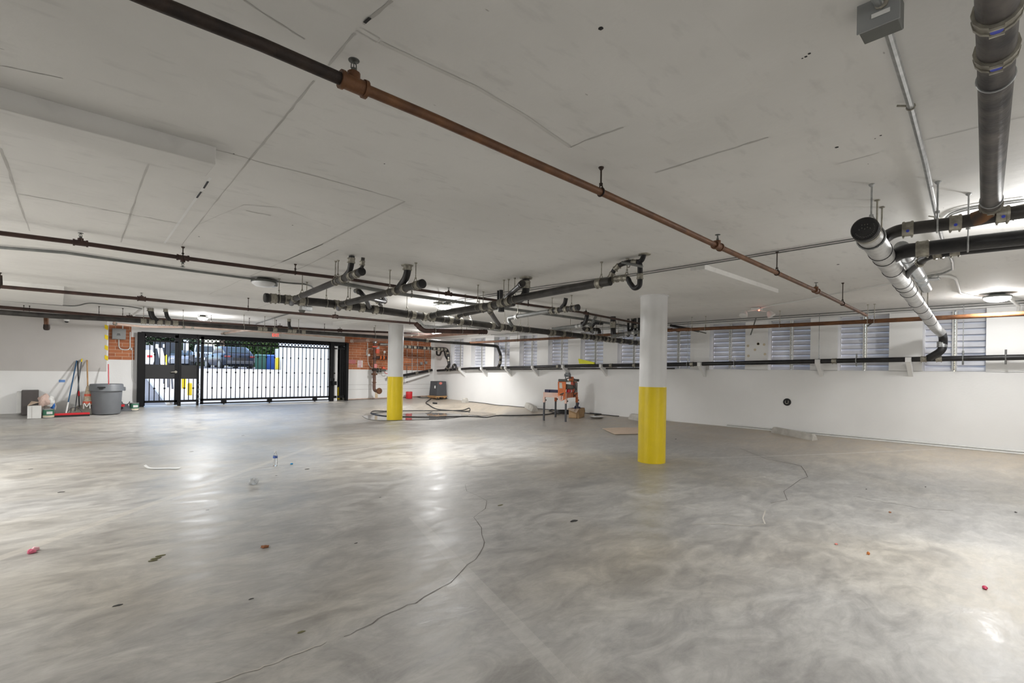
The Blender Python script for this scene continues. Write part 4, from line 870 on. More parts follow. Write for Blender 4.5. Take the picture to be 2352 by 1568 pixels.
bm = B(); box(bm, (7.55, 17.47, .2), (7.75, 17.9, 2.5)); o = obj('side_pier', bm, BLACKP); tag(o, 'dark pier just outside the right end of the gate', 'pier')
def bollard(px, y0, y1, d, label, r=.07, m=YEL):
    p = atd(px, y1, d); q = atd(px, y0, d); bm = B(); lathe(bm, [(r, min(p.z, rz(p.y))-.02), (r, q.z-.03), (r*.8, q.z), (.01, q.z+.01)], (p.x, p.y, 0), seg=16)
    o = obj('bollard', bm, m); tag(o, label, 'bollard')
bollard(435.5, 879, 918, 16.6, 'short yellow bollard seen low through the narrow gate panel')
bollard(422, 862, 902, 18.2, 'yellow bollard just left of and behind the short yellow one')
bollard(377.5, 814, 840, 24, 'yellow bollard seen above the plate of the hinged gate', .10)
bollard(637, 821, 845, 30, 'yellow bollard against the white wall right of the blue bin', .12)
bollard(771, 889, 913, 17.9, 'left of two yellow bollards behind the gate end panel', .06); bollard(777.5, 889, 913, 18.0, 'right of two yellow bollards behind the gate end panel', .06)
# white curb and posts behind the hinged gate
for i, (xa_, ya_, xb_, yb_) in enumerate(((377, 842, 376.5, 880), (386, 840, 386, 890), (393, 842, 397, 900))):
    p, q = atd(xa_, ya_, 19-i*.4), atd(xb_, yb_, 18.6-i*.4); bm = B(); tube(bm, [p, q], .03, 8); o = obj('post', bm, DGREY); tag(o, '%s dark thin post from the left behind the hinged gate' % ORD[i], 'post')
p, q = atd(367, 800, 24), atd(375, 836, 23); bm = B(); cbox(bm, (p+q)/2, (.20, .05, (p-q).length), V((0, 0, 1)).rotation_difference(p-q).to_matrix()); o = obj('leaning_board', bm, STUCCO); tag(o, 'white board leaning outside behind the hinged gate', 'board')
bm = B(); p0, p1, p2 = [atd(x, y, d) for x, y, d in ((346, 876, 21), (385, 905, 18.4), (402, 925, 17.2))]
poly(bm, [(2.42, 17.5, rz(17.5)-.05), (2.57, 17.5, rz(17.5)-.05), (2.97, 25.5, rz(25.5)-.05), (2.82, 25.5, rz(25.5)-.05)], .11); o = obj('kerb', bm, STUCCO); tag(o, 'white painted kerb dividing asphalt and driveway behind the hinged gate', 'kerb')
# building behind left
def slab(name, px0, px1, py0, py1, d, m, label, cat, th=.3, z0=None):
    a = atd(px0, py0, d); b = atd(px1, py0, d); c = atd((px0+px1)/2, py1, d); bm = B()
    zz = c.z if z0 is None else z0
    v = V((FW[0], FW[1], 0))*th; pts = [V((a.x, a.y, zz)), V((b.x, b.y, zz)), V((b.x, b.y, a.z)), V((a.x, a.y, a.z))]
    vs = [bm.verts.new(p) for p in pts]+[bm.verts.new(p+v) for p in pts]
    for f in ((0, 1, 2, 3), (4, 7, 6, 5), (3, 2, 6, 7), (0, 4, 5, 1), (0, 3, 7, 4), (1, 5, 6, 2)): bm.faces.new([vs[i] for i in f])
    o = obj(name, bm, m)
    if label: tag(o, label, cat)
    return o
slab('fence', 352, 412, 783, 850, 40, CHARC, 'charcoal boarded fence behind the hinged gate', 'fence', z0=.9)
slab('notice', 356, 363.5, 790, 800, 39.6, STUCCO, 'larger left white notice on the charcoal fence', 'notice', .03); slab('notice', 374, 377.5, 790, 798, 39.6, STUCCO, 'smaller right white notice on the charcoal fence', 'notice', .03)
slab('garden_wall', 326, 346, 792, 850, 45, mat('pale_grey_wall', (.45, .45, .46), .8), 'pale grey wall outside at the far left of the gate', 'wall', z0=.9)
slab('canopy_post', 421, 428, 780, 822, 41, STUCCO, 'white sloping canopy support behind the narrow gate panel', 'post', z0=.9)
slab('tree', 505, 512, 780, 842, 46, mat('bark', (.16, .12, .08), .9, col2=(.09, .065, .04)), 'brown trunk between the white and the dark vehicles', 'tree', .3, z0=1.0)
slab('street_wall', 640, 780, 786, 800, 36, STUCCO, 'white far wall top behind the retaining wall', 'wall', z0=1.0)
def foliage(px0, px1, py0, py1, d, m, label, n=1400, cat='hedge', th=1.6, sz=.16):
    a = atd(px0, py0, d); b = atd(px1, py1, d); rnd = random.Random(int(px0)); bm = B()
    rtv = V((RT[0], RT[1], 0)); W_ = (V((b.x-a.x, b.y-a.y, 0))).length; H = a.z-b.z
    for i in range(n):
        u, w, h = rnd.random(), rnd.random(), rnd.random()
        edgeh = H*(.86+.14*math.sin(u*9+px0))
        p = V((a.x, a.y, b.z))+rtv*(u*W_)+V((FW[0], FW[1], 0))*(w*th)+V((0, 0, h*edgeh)); s = sz*(.6+rnd.random())
        M = Matrix.Rotation(rnd.random()*6, 3, 'Z')@Matrix.Rotation(rnd.random()*3, 3, 'X'); q = [M@V(v)*s+p for v in ((-.5, -.3, 0), (.5, -.3, 0), (.6, .3, .1), (-.4, .3, -.05))]
        bm.faces.new([bm.verts.new(v) for v in q])
    c = V((a.x, a.y, 0))+V((FW[0], FW[1], 0))*(th*.8); v = rtv*W_
    poly(bm, [(c.x, c.y, 1.1), (c.x+v.x, c.y+v.y, 1.1), (c.x+v.x, c.y+v.y, b.z+H*.86), (c.x, c.y, b.z+H*.86)], .5, V((FW[0], FW[1], 0)))
    o = obj('hedge' if cat == 'hedge' else 'tree', bm, m); tag(o, label, cat)
foliage(330, 412, 764, 793, 52, LEAFD, 'dark greenery above the charcoal fence', 1200, sz=.35, th=3)
foliage(425, 445, 780, 842, 50, LEAFD, 'dark green bush left of the white off-roader', 900, sz=.3, th=2)
foliage(495, 560, 770, 835, 52, LEAFD, 'dark leafy tree behind the dark car', 2200, 'tree', sz=.35, th=3)
foliage(556, 596, 768, 830, 50, LEAF, 'light green tree right of the dark car', 2000, 'tree', sz=.3, th=3)
foliage(592, 634, 768, 843, 40, LEAF, 'clipped green hedge behind the two wheeled bins', 2600, sz=.22)
foliage(632, 700, 770, 800, 44, LEAFD, 'dark green hedge top over the white wall', 1500, sz=.25); foliage(698, 790, 774, 800, 44, LEAF, 'olive hedge over the right end of the white wall', 1500, sz=.25)

# vehicles: local frame x = across, y = away from the viewer, z up
def place(root, px, py, d, yaw=0):
    p = atd(px, py, d); root.location = (p.x, p.y, p.z)
    root.rotation_euler = (0, 0, math.atan2(RT[1], RT[0])+yaw)
def loft(bm, secs):
    rs = [[bm.verts.new(V(p)) for p in s_] for s_ in secs]; k = len(rs[0])
    for i in range(len(rs)-1):
        for j in range(k): bm.faces.new((rs[i][j], rs[i][(j+1) % k], rs[i+1][(j+1) % k], rs[i+1][j]))
    bm.faces.new(rs[0]); bm.faces.new(rs[-1][::-1])
def wheel(t, x, y, r, w=.26):
    bm = B(); lathe(bm, [(r*.6, -w/2), (r*.95, -w/2), (r, -w*.3), (r, w*.3), (r*.95, w/2), (r*.6, w/2)], (x, y, r), X1, 24); o = obj('wheel', bm, RUBBER, t, True)
    bm = B(); lathe(bm, [(r*.58, -w*.52), (r*.55, w*.52)], (x, y, r), X1, 16); obj('rim', bm, GALV, o, True)
t = thing('off_roader', 'white boxy off-road vehicle with slotted grille facing the gate', 'car')
bm = B(); cbox(bm, (0, 1.6, 1.02), (1.30, 2.6, .42)); cbox(bm, (0, 2.6, .95), (1.55, 2.9, .55)); obj('body', bm, BLUEW, t, bev=.05)
bm = B(); loft(bm, [[(-.72, 1.3, 1.18), (.72, 1.3, 1.18), (.62, 1.75, 1.80), (-.62, 1.75, 1.80)], [(-.74, 4.0, 1.18), (.74, 4.0, 1.18), (.66, 4.0, 1.83), (-.66, 4.0, 1.83)]]); obj('cabin', bm, BLUEW, t, bev=.03)
bm = B(); loft(bm, [[(-.60, 1.33, 1.26), (.60, 1.33, 1.26), (.53, 1.66, 1.72), (-.53, 1.66, 1.72)], [(-.60, 1.38, 1.26), (.60, 1.38, 1.26), (.53, 1.71, 1.72), (-.53, 1.71, 1.72)]]); bmesh.ops.translate(bm, verts=bm.verts, vec=(0, -.03, .0)); obj('windscreen', bm, CARGLASS, t)
bm = B(); cbox(bm, (0, .30, 1.0), (1.26, .08, .40)); g = obj('grille', bm, BLUEW, t, bev=.02)
bm = B()
for k in range(7): cbox(bm, (-.33+.11*k, .255, 1.0), (.055, .02, .26))
obj('slots', bm, BLACK, g)
for s in (-1, 1):
    bm = B(); lathe(bm, [(.10, 0), (.11, .03)], (s*.51, .27, 1.02), V((0, -1, 0)), 16); obj('headlight', bm, PVC, t, True)
    bm = B(); cbox(bm, (s*.80, .75, .93), (.34, 1.1, .12)); cbox(bm, (s*.80, .25, .84), (.34, .14, .22)); obj('fender', bm, DGREY, t, bev=.03)
    bm = B(); cbox(bm, (s*.93, 1.45, 1.30), (.16, .08, .16)); obj('mirror', bm, DGREY, t, bev=.02)
    wheel(t, s*.80, .85, .40); wheel(t, s*.80, 3.5, .40)
bm = B(); cbox(bm, (0, .12, .62), (1.75, .22, .24)); obj('bumper', bm, DGREY, t, bev=.03); bm = B(); cbox(bm, (.0, .0, .74), (.5, .02, .16)); obj('number_plate', bm, PVC, t)
place(t, 470, 847, 36, .56)
t = thing('hatchback_car', 'dark blue car parked with its rear toward the gate', 'car')
def sec(y, w, z0, z1, wt): return [(-w*.9, y, z0), (w*.9, y, z0), (w, y, z0+(z1-z0)*.3), (w*.97, y, z0+(z1-z0)*.8), (wt, y, z1), (-wt, y, z1), (-w*.97, y, z0+(z1-z0)*.8), (-w, y, z0+(z1-z0)*.3)]
bm = B(); loft(bm, [sec(0, .80, .35, .90, .70), sec(.15, .92, .28, 1.02, .78), sec(.9, .95, .25, 1.05, .82), sec(3.2, .95, .25, 1.0, .82), sec(4.2, .90, .28, .92, .76), sec(4.6, .74, .36, .75, .6)]); obj('body', bm, DARKCAR, t, True)
bm = B(); loft(bm, [sec(.25, .80, .95, 1.06, .70), sec(.95, .80, .95, 1.46, .60), sec(2.3, .80, .95, 1.50, .60), sec(3.3, .78, .95, 1.02, .66)]); obj('cabin', bm, mat('roof_sky_sheen_paint', (.09, .10, .125), .12, .5, scale=2), t, True)  # cabin colour lighter than the body, carrying part of the sky's reflection
bm = B(); loft(bm, [[(-.58, .22, 1.08), (.58, .22, 1.08), (.50, .80, 1.40), (-.50, .80, 1.40)], [(-.58, .30, 1.08), (.58, .30, 1.08), (.50, .88, 1.40), (-.50, .88, 1.40)]]); obj('rear_window', bm, CARGLASS, t)
for s in (-1, 1):
    bm = B(); cbox(bm, (s*.70, .05, .82), (.34, .12, .11)); obj('tail_light', bm, mat('dark_red_lens', (.22, .02, .02), .3), t, bev=.02); wheel(t, s*.84, .85, .34, .22); wheel(t, s*.84, 3.7, .34, .22)
bm = B(); cbox(bm, (0, .02, .46), (1.5, .12, .2)); obj('bumper', bm, DGREY, t, bev=.03); bm = B(); cbox(bm, (0, .0, .66), (.8, .03, .20)); obj('plate_recess', bm, BLACK, t)
place(t, 551, 849, 31, .80)
t = thing('car', 'grey car nose half hidden behind the narrow gate panel', 'car')
bm = B(); loft(bm, [sec(0, .75, .35, .70, .65), sec(.4, .88, .28, .90, .75), sec(1.6, .9, .25, 1.0, .8), sec(4.2, .9, .25, 1.0, .78)]); obj('body', bm, SILVERCAR, t, True)
bm = B(); loft(bm, [sec(1.5, .78, .95, 1.02, .7), sec(2.3, .78, .95, 1.42, .58), sec(4.0, .78, .95, 1.4, .58)]); obj('cabin', bm, CARGLASS, t, True)
for s in (-1, 1):
    bm = B(); cbox(bm, (s*.66, .12, .70), (.28, .2, .12)); obj('headlight', bm, PVC, t, bev=.02); wheel(t, s*.8, .9, .33, .2); wheel(t, s*.8, 3.4, .33, .2)
place(t, 418, 845, 38, .6)
t = thing('car', 'white car edge with a red tail light at the far left of the gate', 'car')
bm = B(); loft(bm, [sec(0, .85, .35, 1.0, .65), sec(.5, .9, .28, 1.3, .7), sec(3.6, .9, .25, 1.3, .7), sec(4.2, .8, .3, .8, .6)]); obj('body', bm, STUCCO, t, True)
bm = B(); cbox(bm, (.62, .08, .86), (.3, .22, .16)); obj('tail_light', bm, RED, t, bev=.02)
for s in (-1, 1): wheel(t, s*.8, .9, .33, .2); wheel(t, s*.8, 3.4, .33, .2)
place(t, 318, 846, 34, .66)
def bin_(px, y, d, m, label, w=.62):
    t = thing('wheeled_bin', label, 'bin'); bm = B(); loft(bm, [[(-w*.42, -.26, 0), (w*.42, -.26, 0), (w*.42, .26, 0), (-w*.42, .26, 0)], [(-w/2, -.33, .88), (w/2, -.33, .88), (w/2, .33, .88), (-w/2, .33, .88)]]); obj('body', bm, m, t, bev=.03)
    bm = B(); loft(bm, [[(-w*.54, -.37, .88), (w*.54, -.37, .88), (w*.54, .38, .90), (-w*.54, .38, .90)], [(-w*.5, -.33, .93), (w*.5, -.33, .93), (w*.48, .34, 1.0), (-w*.48, .34, 1.0)]]); obj('lid', bm, m, t, bev=.015)
    for s in (-1, 1): bm = B(); lathe(bm, [(.10, -.03), (.10, .03)], (s*w*.42, .28, .10), X1, 14); obj('wheel', bm, RUBBER, t, True)
    place(t, px, y, d, .45)
bin_(598.5, 850.5, 30.5, GREENB, 'dark green wheeled bin left of the blue one', .66); bin_(620, 850.5, 31, BLUEB, 'blue wheeled bin beside the white wall end', .56)

# ================================================================ ON THE GATE WALL AND GREY WALL
def wbox(name, label, cat, px0, px1, py0, py1, Y, th, m, parent=None, bev=.004):
    a = aty((px0+px1)/2, (py0+py1)/2, Y); x0 = aty(px0, (py0+py1)/2, Y).x; x1 = aty(px1, (py0+py1)/2, Y).x; z1 = aty((px0+px1)/2, py0, Y).z; z0 = aty((px0+px1)/2, py1, Y).z
    bm = B(); box(bm, (x0, Y-th, z0), (x1, Y, z1)); o = obj(name, bm, m, parent, bev=bev)
    if label: tag(o, label, cat)
    return o
t = thing('exit_sign', 'small white exit sign with red letters on the lintel over the gate', 'sign', aty(633, 769, YB))
wbox('housing', None, None, 622.5, 644, 764, 774.5, YB, .05, PVC, t)
def text(s, px0, px1, py0, py1, Y, m, parent, name='lettering', off=0):
    fc = bpy.data.curves.new('t', 'FONT'); fc.body = s; fc.extrude = .002; to = bpy.data.objects.new('t', fc); COL.objects.link(to)
    dg = bpy.context.evaluated_depsgraph_get(); dg.update(); me = bpy.data.meshes.new_from_object(to.evaluated_get(dg)); bpy.data.objects.remove(to)
    xs = [v.co.x for v in me.vertices]; ys_ = [v.co.y for v in me.vertices]
    a = aty(px0, (py0+py1)/2, Y); b = aty(px1, (py0+py1)/2, Y); zt = aty((px0+px1)/2, py0, Y).z; zb = aty((px0+px1)/2, py1, Y).z; L = wloc(parent)
    for v in me.vertices:
        x, y, z = v.co; v.co = V((a.x+(x-min(xs))/(max(xs)-min(xs))*(b.x-a.x), Y-off-z, zb+(y-min(ys_))/(max(ys_)-min(ys_))*(zt-zb)))-L
    me.materials.clear(); me.materials.append(m); o = bpy.data.objects.new(name, me); COL.objects.link(o); o.parent = parent; return o
text('EXIT', 625.5, 641, 766, 772.8, YB-.05, EXITR, t, off=.001)
t = thing('control_box', 'grey metal electrical box on the brick left of the gate', 'electrical box', aty(271, 768, YB))
wbox('box', None, None, 257, 288, 755, 779, YB-.012, .14, STEELBOX, t)
wbox('label', None, None, 269, 276, 766, 767.6, YB-.153, .001, BLACK, t, 0); wbox('label', None, None, 268, 277, 769, 770, YB-.153, .001, BLACK, t, 0)
def wc(label, px, r=.013, m=GALV, Y=YB-.03, R=.06):
    P = Path([aty(x, y, Y) for x, y in px], R); t = thing('conduit', label, 'conduit', P.pts[0]); bm = B(); tube(bm, P.pts, r, 8); obj('tube', bm, m, t, True); return t
wc('white conduit looping under the grey box left of the gate', [(273, 779), (273, 802), (299, 804), (299, 762)], .014, PVC, R=.2)
wc('white conduit above the grey box', [(282, 747), (282, 756)], .014, PVC, R=0)
wc('thin cable hanging down beside the gate post', [(304, 803), (304, 870), (311, 880)], .006, PVC)
wbox('junction_box', 'tiny box on the conduit loop left of the gate', 'junction box', 299, 304, 798, 804, YB, .05, GALV)
t = thing('security_camera', 'white dome camera high on the grey wall', 'camera', aty(152, 732, YL))
wbox('bracket', None, None, 146, 158, 726, 733, YL-.004, .12, PVC, t); bm = B(); p = aty(153, 733, YL-.07); lathe(bm, [(.06, 0), (.06, -.03), (.045, -.05)], p, seg=18); obj('ring', bm, PVC, t, True); bm = B(); lathe(bm, [(.042, -.048), (.036, -.072), (.015, -.085)], p, seg=16); obj('dome', bm, BLACK, t, True)
o = wbox('tape_label', 'blue tape label stuck on the white wall near the brooms', 'label', 135, 149.5, 872, 877.5, YL, .002, mat('blue_tape', (.16, .33, .72), .5), bev=0)
t = thing('warning_sign', 'faded red blank-looking sign on the brick right of the gate', 'sign', aty(808, 831, YB)); wbox('plate', None, None, 799.5, 817, 826, 835, YB-.012, .008, mat('faded_red_sign', (.52, .14, .13), .5), t)
t = thing('notice_sign', 'red and white notice with rows of text on the brick', 'sign', aty(827, 836, YB)); wbox('plate', None, None, 821, 833, 827.5, 843.5, YB-.012, .008, PVC, t)
SR = mat('sign_red', (.62, .10, .14), .5)
for y in (829, 831.5, 834, 837, 839.5, 841.5): wbox('text_row', None, None, 822.5, 831.5-(y % 3)*.7, y, y+1.0, YB-.021, .001, SR, t, 0)
# fire riser
YR = 16.9; p = aty(860, 850, YR); t = thing('fire_riser', 'brown fire riser with red and orange valve fittings on the brick wall', 'fire riser', (p.x, p.y, .3))
def zy(py, px=860): return aty(px, py, YR).z
bm = B(); tube(bm, fillet([(p.x, YR, zy(786)), (p.x, YR, zy(897)), (p.x+.05, YR-.25, zy(897.5))], .12), .058, 18); obj('pipe', bm, mat('riser_brown', (.19, .10, .07), .55, scale=9, col2=(.11, .055, .04)), t, True)
bm = B(); c = V((p.x+.07, YR-.24, zy(897))); lathe(bm, [(.11, 0), (.115, .03), (.10, .05), (.04, .055)], c, V((0, -1, 0)), 24); obj('flange_cap', bm, RUST, t, True)
for y, r, h, m in ((859, .11, .06, RUST), (878, .085, .02, RUST), (785, .085, .08, GALV), (823, .075, .06, BROWN), (849, .09, .10, RUSTD), (796, .07, .03, REDV)):
    bm = B(); lathe(bm, [(r, -h/2), (r, h/2)], (p.x, YR, zy(y)), seg=20); obj('fitting', bm, m, t, True)
bm = B(); cbox(bm, (p.x+.06, YR-.08, zy(806)), (.12, .12, .16)); cbox(bm, (p.x-.03, YR-.07, zy(796)), (.20, .05, .05)); obj('red_switch', bm, REDV, t, bev=.01)
bm = B(); cbox(bm, (p.x+.01, YR-.065, zy(840)), (.11, .02, .14)); obj('pink_tag', bm, mat('pink_tag', (.70, .25, .25), .5), t)
bm = B(); tube(bm, [(p.x, YR, zy(850)), (p.x+.45, YR, zy(850))], .045, 12); lathe(bm, [(.085, 0), (.085, .04)], (p.x+.12, YR, zy(850)), X1, 16); lathe(bm, [(.07, 0), (.07, .03)], (p.x+.24, YR, zy(850)), X1, 16); tube(bm, [(p.x+.45, YR, zy(851)), (p.x+.62, YR, zy(851))], .01, 6); obj('side_valve', bm, DARKBOX, t, True)
bm = B(); torus(bm, (p.x+.50, YR-.02, zy(852)), (.4, .9, .1), .09, .010, 20, 6); obj('handwheel', bm, RED, t, True); bm = B(); cbox(bm, (p.x+.36, YR, zy(844)), (.1, .08, .07)); obj('red_cap', bm, REDV, t)
bm = B(); tube(bm, [(p.x, YR, zy(820.5)), (p.x+.70, YR, zy(820.5))], .05, 14); obj('side_pipe', bm, BROWN, t, True)
for k, dx in enumerate((.22, .35, .52, .62)): bm = B(); lathe(bm, [(.075, -.03), (.075, .03)], (p.x+dx, YR, zy(820.5)), X1, 18); obj('orange_coupling', bm, ORANGE, t, True)
bm = B(); lathe(bm, [(.045, 0), (.045, .03)], (p.x+.38, YR-.02, zy(807)), V((0, -1, 0)), 20); tube(bm, [(p.x+.38, YR, zy(807)), (p.x+.38, YR, zy(819))], .008, 6); obj('pressure_gauge', bm, PVC, t, True)
bm = B(); tube(bm, [(p.x+.25, YR+.1, zy(789)), (p.x+.60, YR+.1, zy(789))], .05, 12); obj('bright_elbow', bm, GALV, t, True)
bm = B(); cbox(bm, (p.x+.18, YR+.15, zy(798)), (.12, .1, .10)); obj('switch_box', bm, GALV, t)
bm = B(); lathe(bm, [(.05, -.05), (.03, 0), (.05, .05)], (p.x+.60, YR, zy(796)), X1, 12); obj('red_valve', bm, REDV, t, True)
wc('white conduit hooping left of the fire riser', [(844, 787), (845, 808), (844, 812)], .013, PVC); wc('white conduit arching into the riser switch', [(842, 815), (842, 802), (850, 800), (857, 802)], .012, PVC)
wc('white conduit curving below the small box to the riser foot', [(845, 816), (845, 832), (850, 843), (857, 846)], .012, PVC, R=.15)
wbox('junction_box', 'white junction box left of the fire riser', 'junction box', 842.5, 848, 812.5, 818, YB-.012, .08, PVC)
for i, (x, y0_, y1_) in enumerate(((946.5, 800, 860), (959, 790, 857), (975.5, 800, 855), (987, 798, 812))):
    wc('%s upright conduit on the brick right of the far column' % ORD[i], [(x, y0_), (x, y1_)], .012, GALV, R=0)
wc('level conduit low on the brick right of the far column', [(930, 835), (966, 836)], .010, GALV, R=0); wc('lowest level conduit on the brick right of the far column', [(930, 839), (966, 839)], .008, GALV, R=0)
wc('pale pipe elbow across the brick right of the far column', [(935, 802), (935, 820), (978, 821)], .03, PINK, YB-.08)
for i, (a, b) in enumerate(((964, 831.5), (974.5, 829.5))): wbox('junction_box', ['left', 'right'][i]+' grey square box on the brick beside the corner', 'junction box', a, a+5, b, b+6, YB-.012, .07, GALV)
wc('thin dark pipe with a tap on the white wall right of the far column', [(934.5, 838), (934.5, 878), (935, 878)], .012, DARKBOX, R=0); wc('small tap arm right of the far column', [(935, 870), (944, 870)], .01, DARKBOX, R=0)
# ---------------------------------------------------------------- right wall bits
t = thing('wall_cleanout', 'round black cover with a u-shaped handle on the white right wall', 'cover', atx(1808, 923, XR))
p = atx(1808, 923, XR); bm = B(); lathe(bm, [(.078, 0), (.078, .012), (.07, .018)], p, V((-1, 0, 0)), 28); obj('disc', bm, BLACK, t, True)
bm = B(); tube(bm, smooth([p+V((-.022, .028, .03)), p+V((-.024, .028, -.015)), p+V((-.026, 0, -.035)), p+V((-.024, -.028, -.015)), p+V((-.022, -.028, .03))], 5), .006, 6); obj('handle', bm, CLAMP, t, True)
t = thing('emergency_light', 'white emergency light with twin heads and a red lamp under the slab', 'emergency light', atz(1738, 706))
p = atz(1738, 706); ax_ = V((RT[0], RT[1], 0)); bm = B(); cbox(bm, p+V((0, 0, -.03)), (.16, .16, .05)); obj('base', bm, PVC, t, bev=.01)
bm = B(); ball(bm, p-V((FW[0], FW[1], 0))*.09+V((0, 0, -.06)), .014, 2); obj('red_lamp', bm, REDLED, t)
for s in (-1, 1):
    c = p+ax_*s*.17+V((0, 0, -.13)); bm = B(); lathe(bm, [(.03, 0), (.06, .05), (.075, .11), (.065, .115)], c-V((-.4*ax_.x*s, -.4*ax_.y*s, 0))*.12+V((0, 0, .06)), (ax_*s*.5+V((0, 0, -1))-V((FW[0], FW[1], 0))*.4), 18); obj('lamp_head', bm, PVC, t, True)
    bm = B(); tube(bm, [p+V((0, 0, -.05)), c+V((0, 0, .06))], .008, 6); obj('arm', bm, PVC, t)
t = thing('camera_unit', 'small dark ceiling camera with a pale box below the big drain', 'camera', atz(703, 703)); p = atz(703, 703); bm = B(); cbox(bm, p+V((0, 0, -.05)), (.22, .14, .08)); obj('box', bm, GALV, t, bev=.008); bm = B(); lathe(bm, [(.07, -.09), (.05, -.13), (.015, -.16)], p+V((-.08, 0, 0)), seg=16); obj('cone', bm, DARKBOX, t, True)
t = thing('junction_box', 'small grey box on the slab beside the left ceiling light', 'junction box', atz(622, 642)); p = atz(625, 643); bm = B(); cbox(bm, p+V((0, 0, -.05)), (.12, .14, .09)); obj('box', bm, GALV, t, bev=.008)
t = thing('junction_box', 'flat grey conduit box on the slab left of the lit right light', 'junction box', atz(2146, 631)); p = atz(2146, 632); bm = B(); cbox(bm, p+V((0, 0, -.03)), (.16, .1, .05)); obj('box', bm, GALV, t, bev=.006)
bm = B(); a = atx(1328, 826, 11.24); b = atx(1364, 834, 11.24); vs = [a+V((0, 0, .03)), atx(1330, 835, 11.24), atx(1364, 836, 11.24), b+V((0, 0, .03))]; poly(bm, vs, .05, X1); o = obj('yellow_board', bm, mat('yellow_tape', (.80, .80, .03), .5)); tag(o, 'yellow wedge-shaped strip lying on the black wall pipe above the saw', 'strip')

# ================================================================ THINGS STANDING AT THE LEFT
YS = 16.0
def ax(px, py, Y=YS): return aty(px, py, Y)
def fzz(x, y=YS): return floor_z(x, y)
def pxm(px, Y=YS):   # metres per picture pixel across at this place
    p = aty(px, 900, Y); return (p.x*FW[0]+p.y*FW[1])/CAM_F
# grey bin
p = ax(244, 950, 16.0); u = pxm(244); g0 = fzz(p.x); t = thing('rubbish_bin', 'big round grey rubbish bin with flared rim standing left of the gate', 'bin', (p.x, YS, g0))
bm = B(); lathe(bm, [(u*25, 0), (u*26, .02), (u*29, .62), (u*29.5, .72), (u*28, .72), (u*24.5, .03)], (p.x, YS, g0), seg=36); obj('body', bm, CANG, t, True)
bm = B(); lathe(bm, [(u*32.5, .58), (u*31.5, .61), (u*30.5, .725), (u*29.5, .745), (u*28.5, .745), (u*29, .70)], (p.x, YS, g0), seg=36); obj('rim', bm, CANG, t, True)
for s in (-1, 1): bm = B(); box(bm, (p.x+s*u*29, YS-.05, g0+.57), (p.x+s*u*34.5, YS+.05, g0+.67)); obj('handle', bm, CANG, t, bev=.015)
bm = B(); a = ax(224, 888, YS-u*33-.004); box(bm, (a.x, a.y-.002, a.z-.03), (a.x+.15, a.y+.06, a.z)); box(bm, (a.x+.03, a.y-.002, a.z-.06), (a.x+.10, a.y+.06, a.z-.04)); obj('marker_writing', bm, BLACK, t)
def pole(name, label, cat, a, b, r, m, group=None):
    t = thing(name, label, cat, (b.x, b.y, b.z), group); bm = B(); tube(bm, [a, b], r, 8); obj('handle', bm, m, t, True); return t
t = pole('mop_handle', 'thin red pole standing in the grey bin', 'pole', ax(249, 836, 16.30), V((p.x+.05, YS+.05, g0+.30)), .011, RED)
# brooms
f = lambda px, y=15.9: V((aty(px, 950, y).x, y, floor_z(aty(px, 950, y).x, y)))
a = ax(176, 828, 16.47); b = f(151, 15.8)+V((0, 0, .04)); t = pole('push_broom', 'blue-handled push broom with a long red head on the floor', 'broom', a, b, .013, mat('blue_handle', (.02, .09, .20), .4))
m_ = b+(a-b)*.22; bm = B(); tube(bm, [b, m_], .017, 8); obj('socket', bm, PVC, t, True)
c0 = f(122, 15.75); c1 = f(206, 15.75); bm = B(); box(bm, (c0.x, 15.70, c0.z+.035), (c1.x, 15.80, c0.z+.085)); obj('red_head', bm, RED, t, bev=.015)
bm = B(); box(bm, (c0.x, 15.71, c0.z), (c1.x, 15.79, c0.z+.04)); obj('bristles', bm, BLACK, t)
a = ax(178.5, 829, 16.47); b = f(182, 15.95)+V((0, 0, .15)); t = pole('scraper', 'black pole with a red grip leaning right of the blue handle', 'pole', a, b, .012, BLACK); bm = B(); tube(bm, [a.lerp(b, .64), a.lerp(b, .74)], .02, 8); obj('grip', bm, RED, t, True)
a = ax(188, 824, 16.47); b = f(172, 15.9)+V((0, 0, .1)); t = pole('squeegee', 'black pole with a yellow tip and a wide wire brace at its foot', 'squeegee', a, b, .010, DGREY); bm = B(); tube(bm, [a, a.lerp(b, .06)], .016, 8); obj('tip', bm, YEL, t, True)
bm = B(); q = ax(173, 935, 15.88); tube(bm, [ax(153, 948, 15.86), ax(164, 936, 15.87), q, ax(181, 936, 15.87), ax(190, 947, 15.86)], .008, 6); tube(bm, [q, b], .01, 6); obj('wire_brace', bm, DGREY, t)
bm = B(); k0, k1 = ax(152, 948, 15.86), ax(191, 948, 15.86); box(bm, (k0.x, 15.84, k0.z-.03), (k1.x, 15.88, k0.z)); obj('blade', bm, BLACK, t)
a = ax(200, 827, 16.47); b = ax(202, 905, 15.98); t = pole('straw_broom', 'wooden-handled broom standing head down before the wall', 'broom', a, b, .015, WOOD)
bm = B(); lathe(bm, [(.03, .20), (.05, .10), (.075, -.08), (.10, -.26), (.02, -.27)], b, seg=14); obj('head', bm, mat('straw', (.62, .55, .45), .9, scale=30, col2=(.42, .34, .22)), t, True)
for dz, rr in ((-.02, .073), (-.20, .099)): bm = B(); lathe(bm, [(rr, dz-.028), (rr-.004, dz+.028)], b, seg=14); obj('red_band', bm, REDV, t, True)
t = thing('dustpan', 'grey-beige scoop dustpan leaning before the brooms beside the grey bin', 'dustpan', f(205)); bm = B(); cc = ax(198, 950, 15.95); s0 = fzz(cc.x)
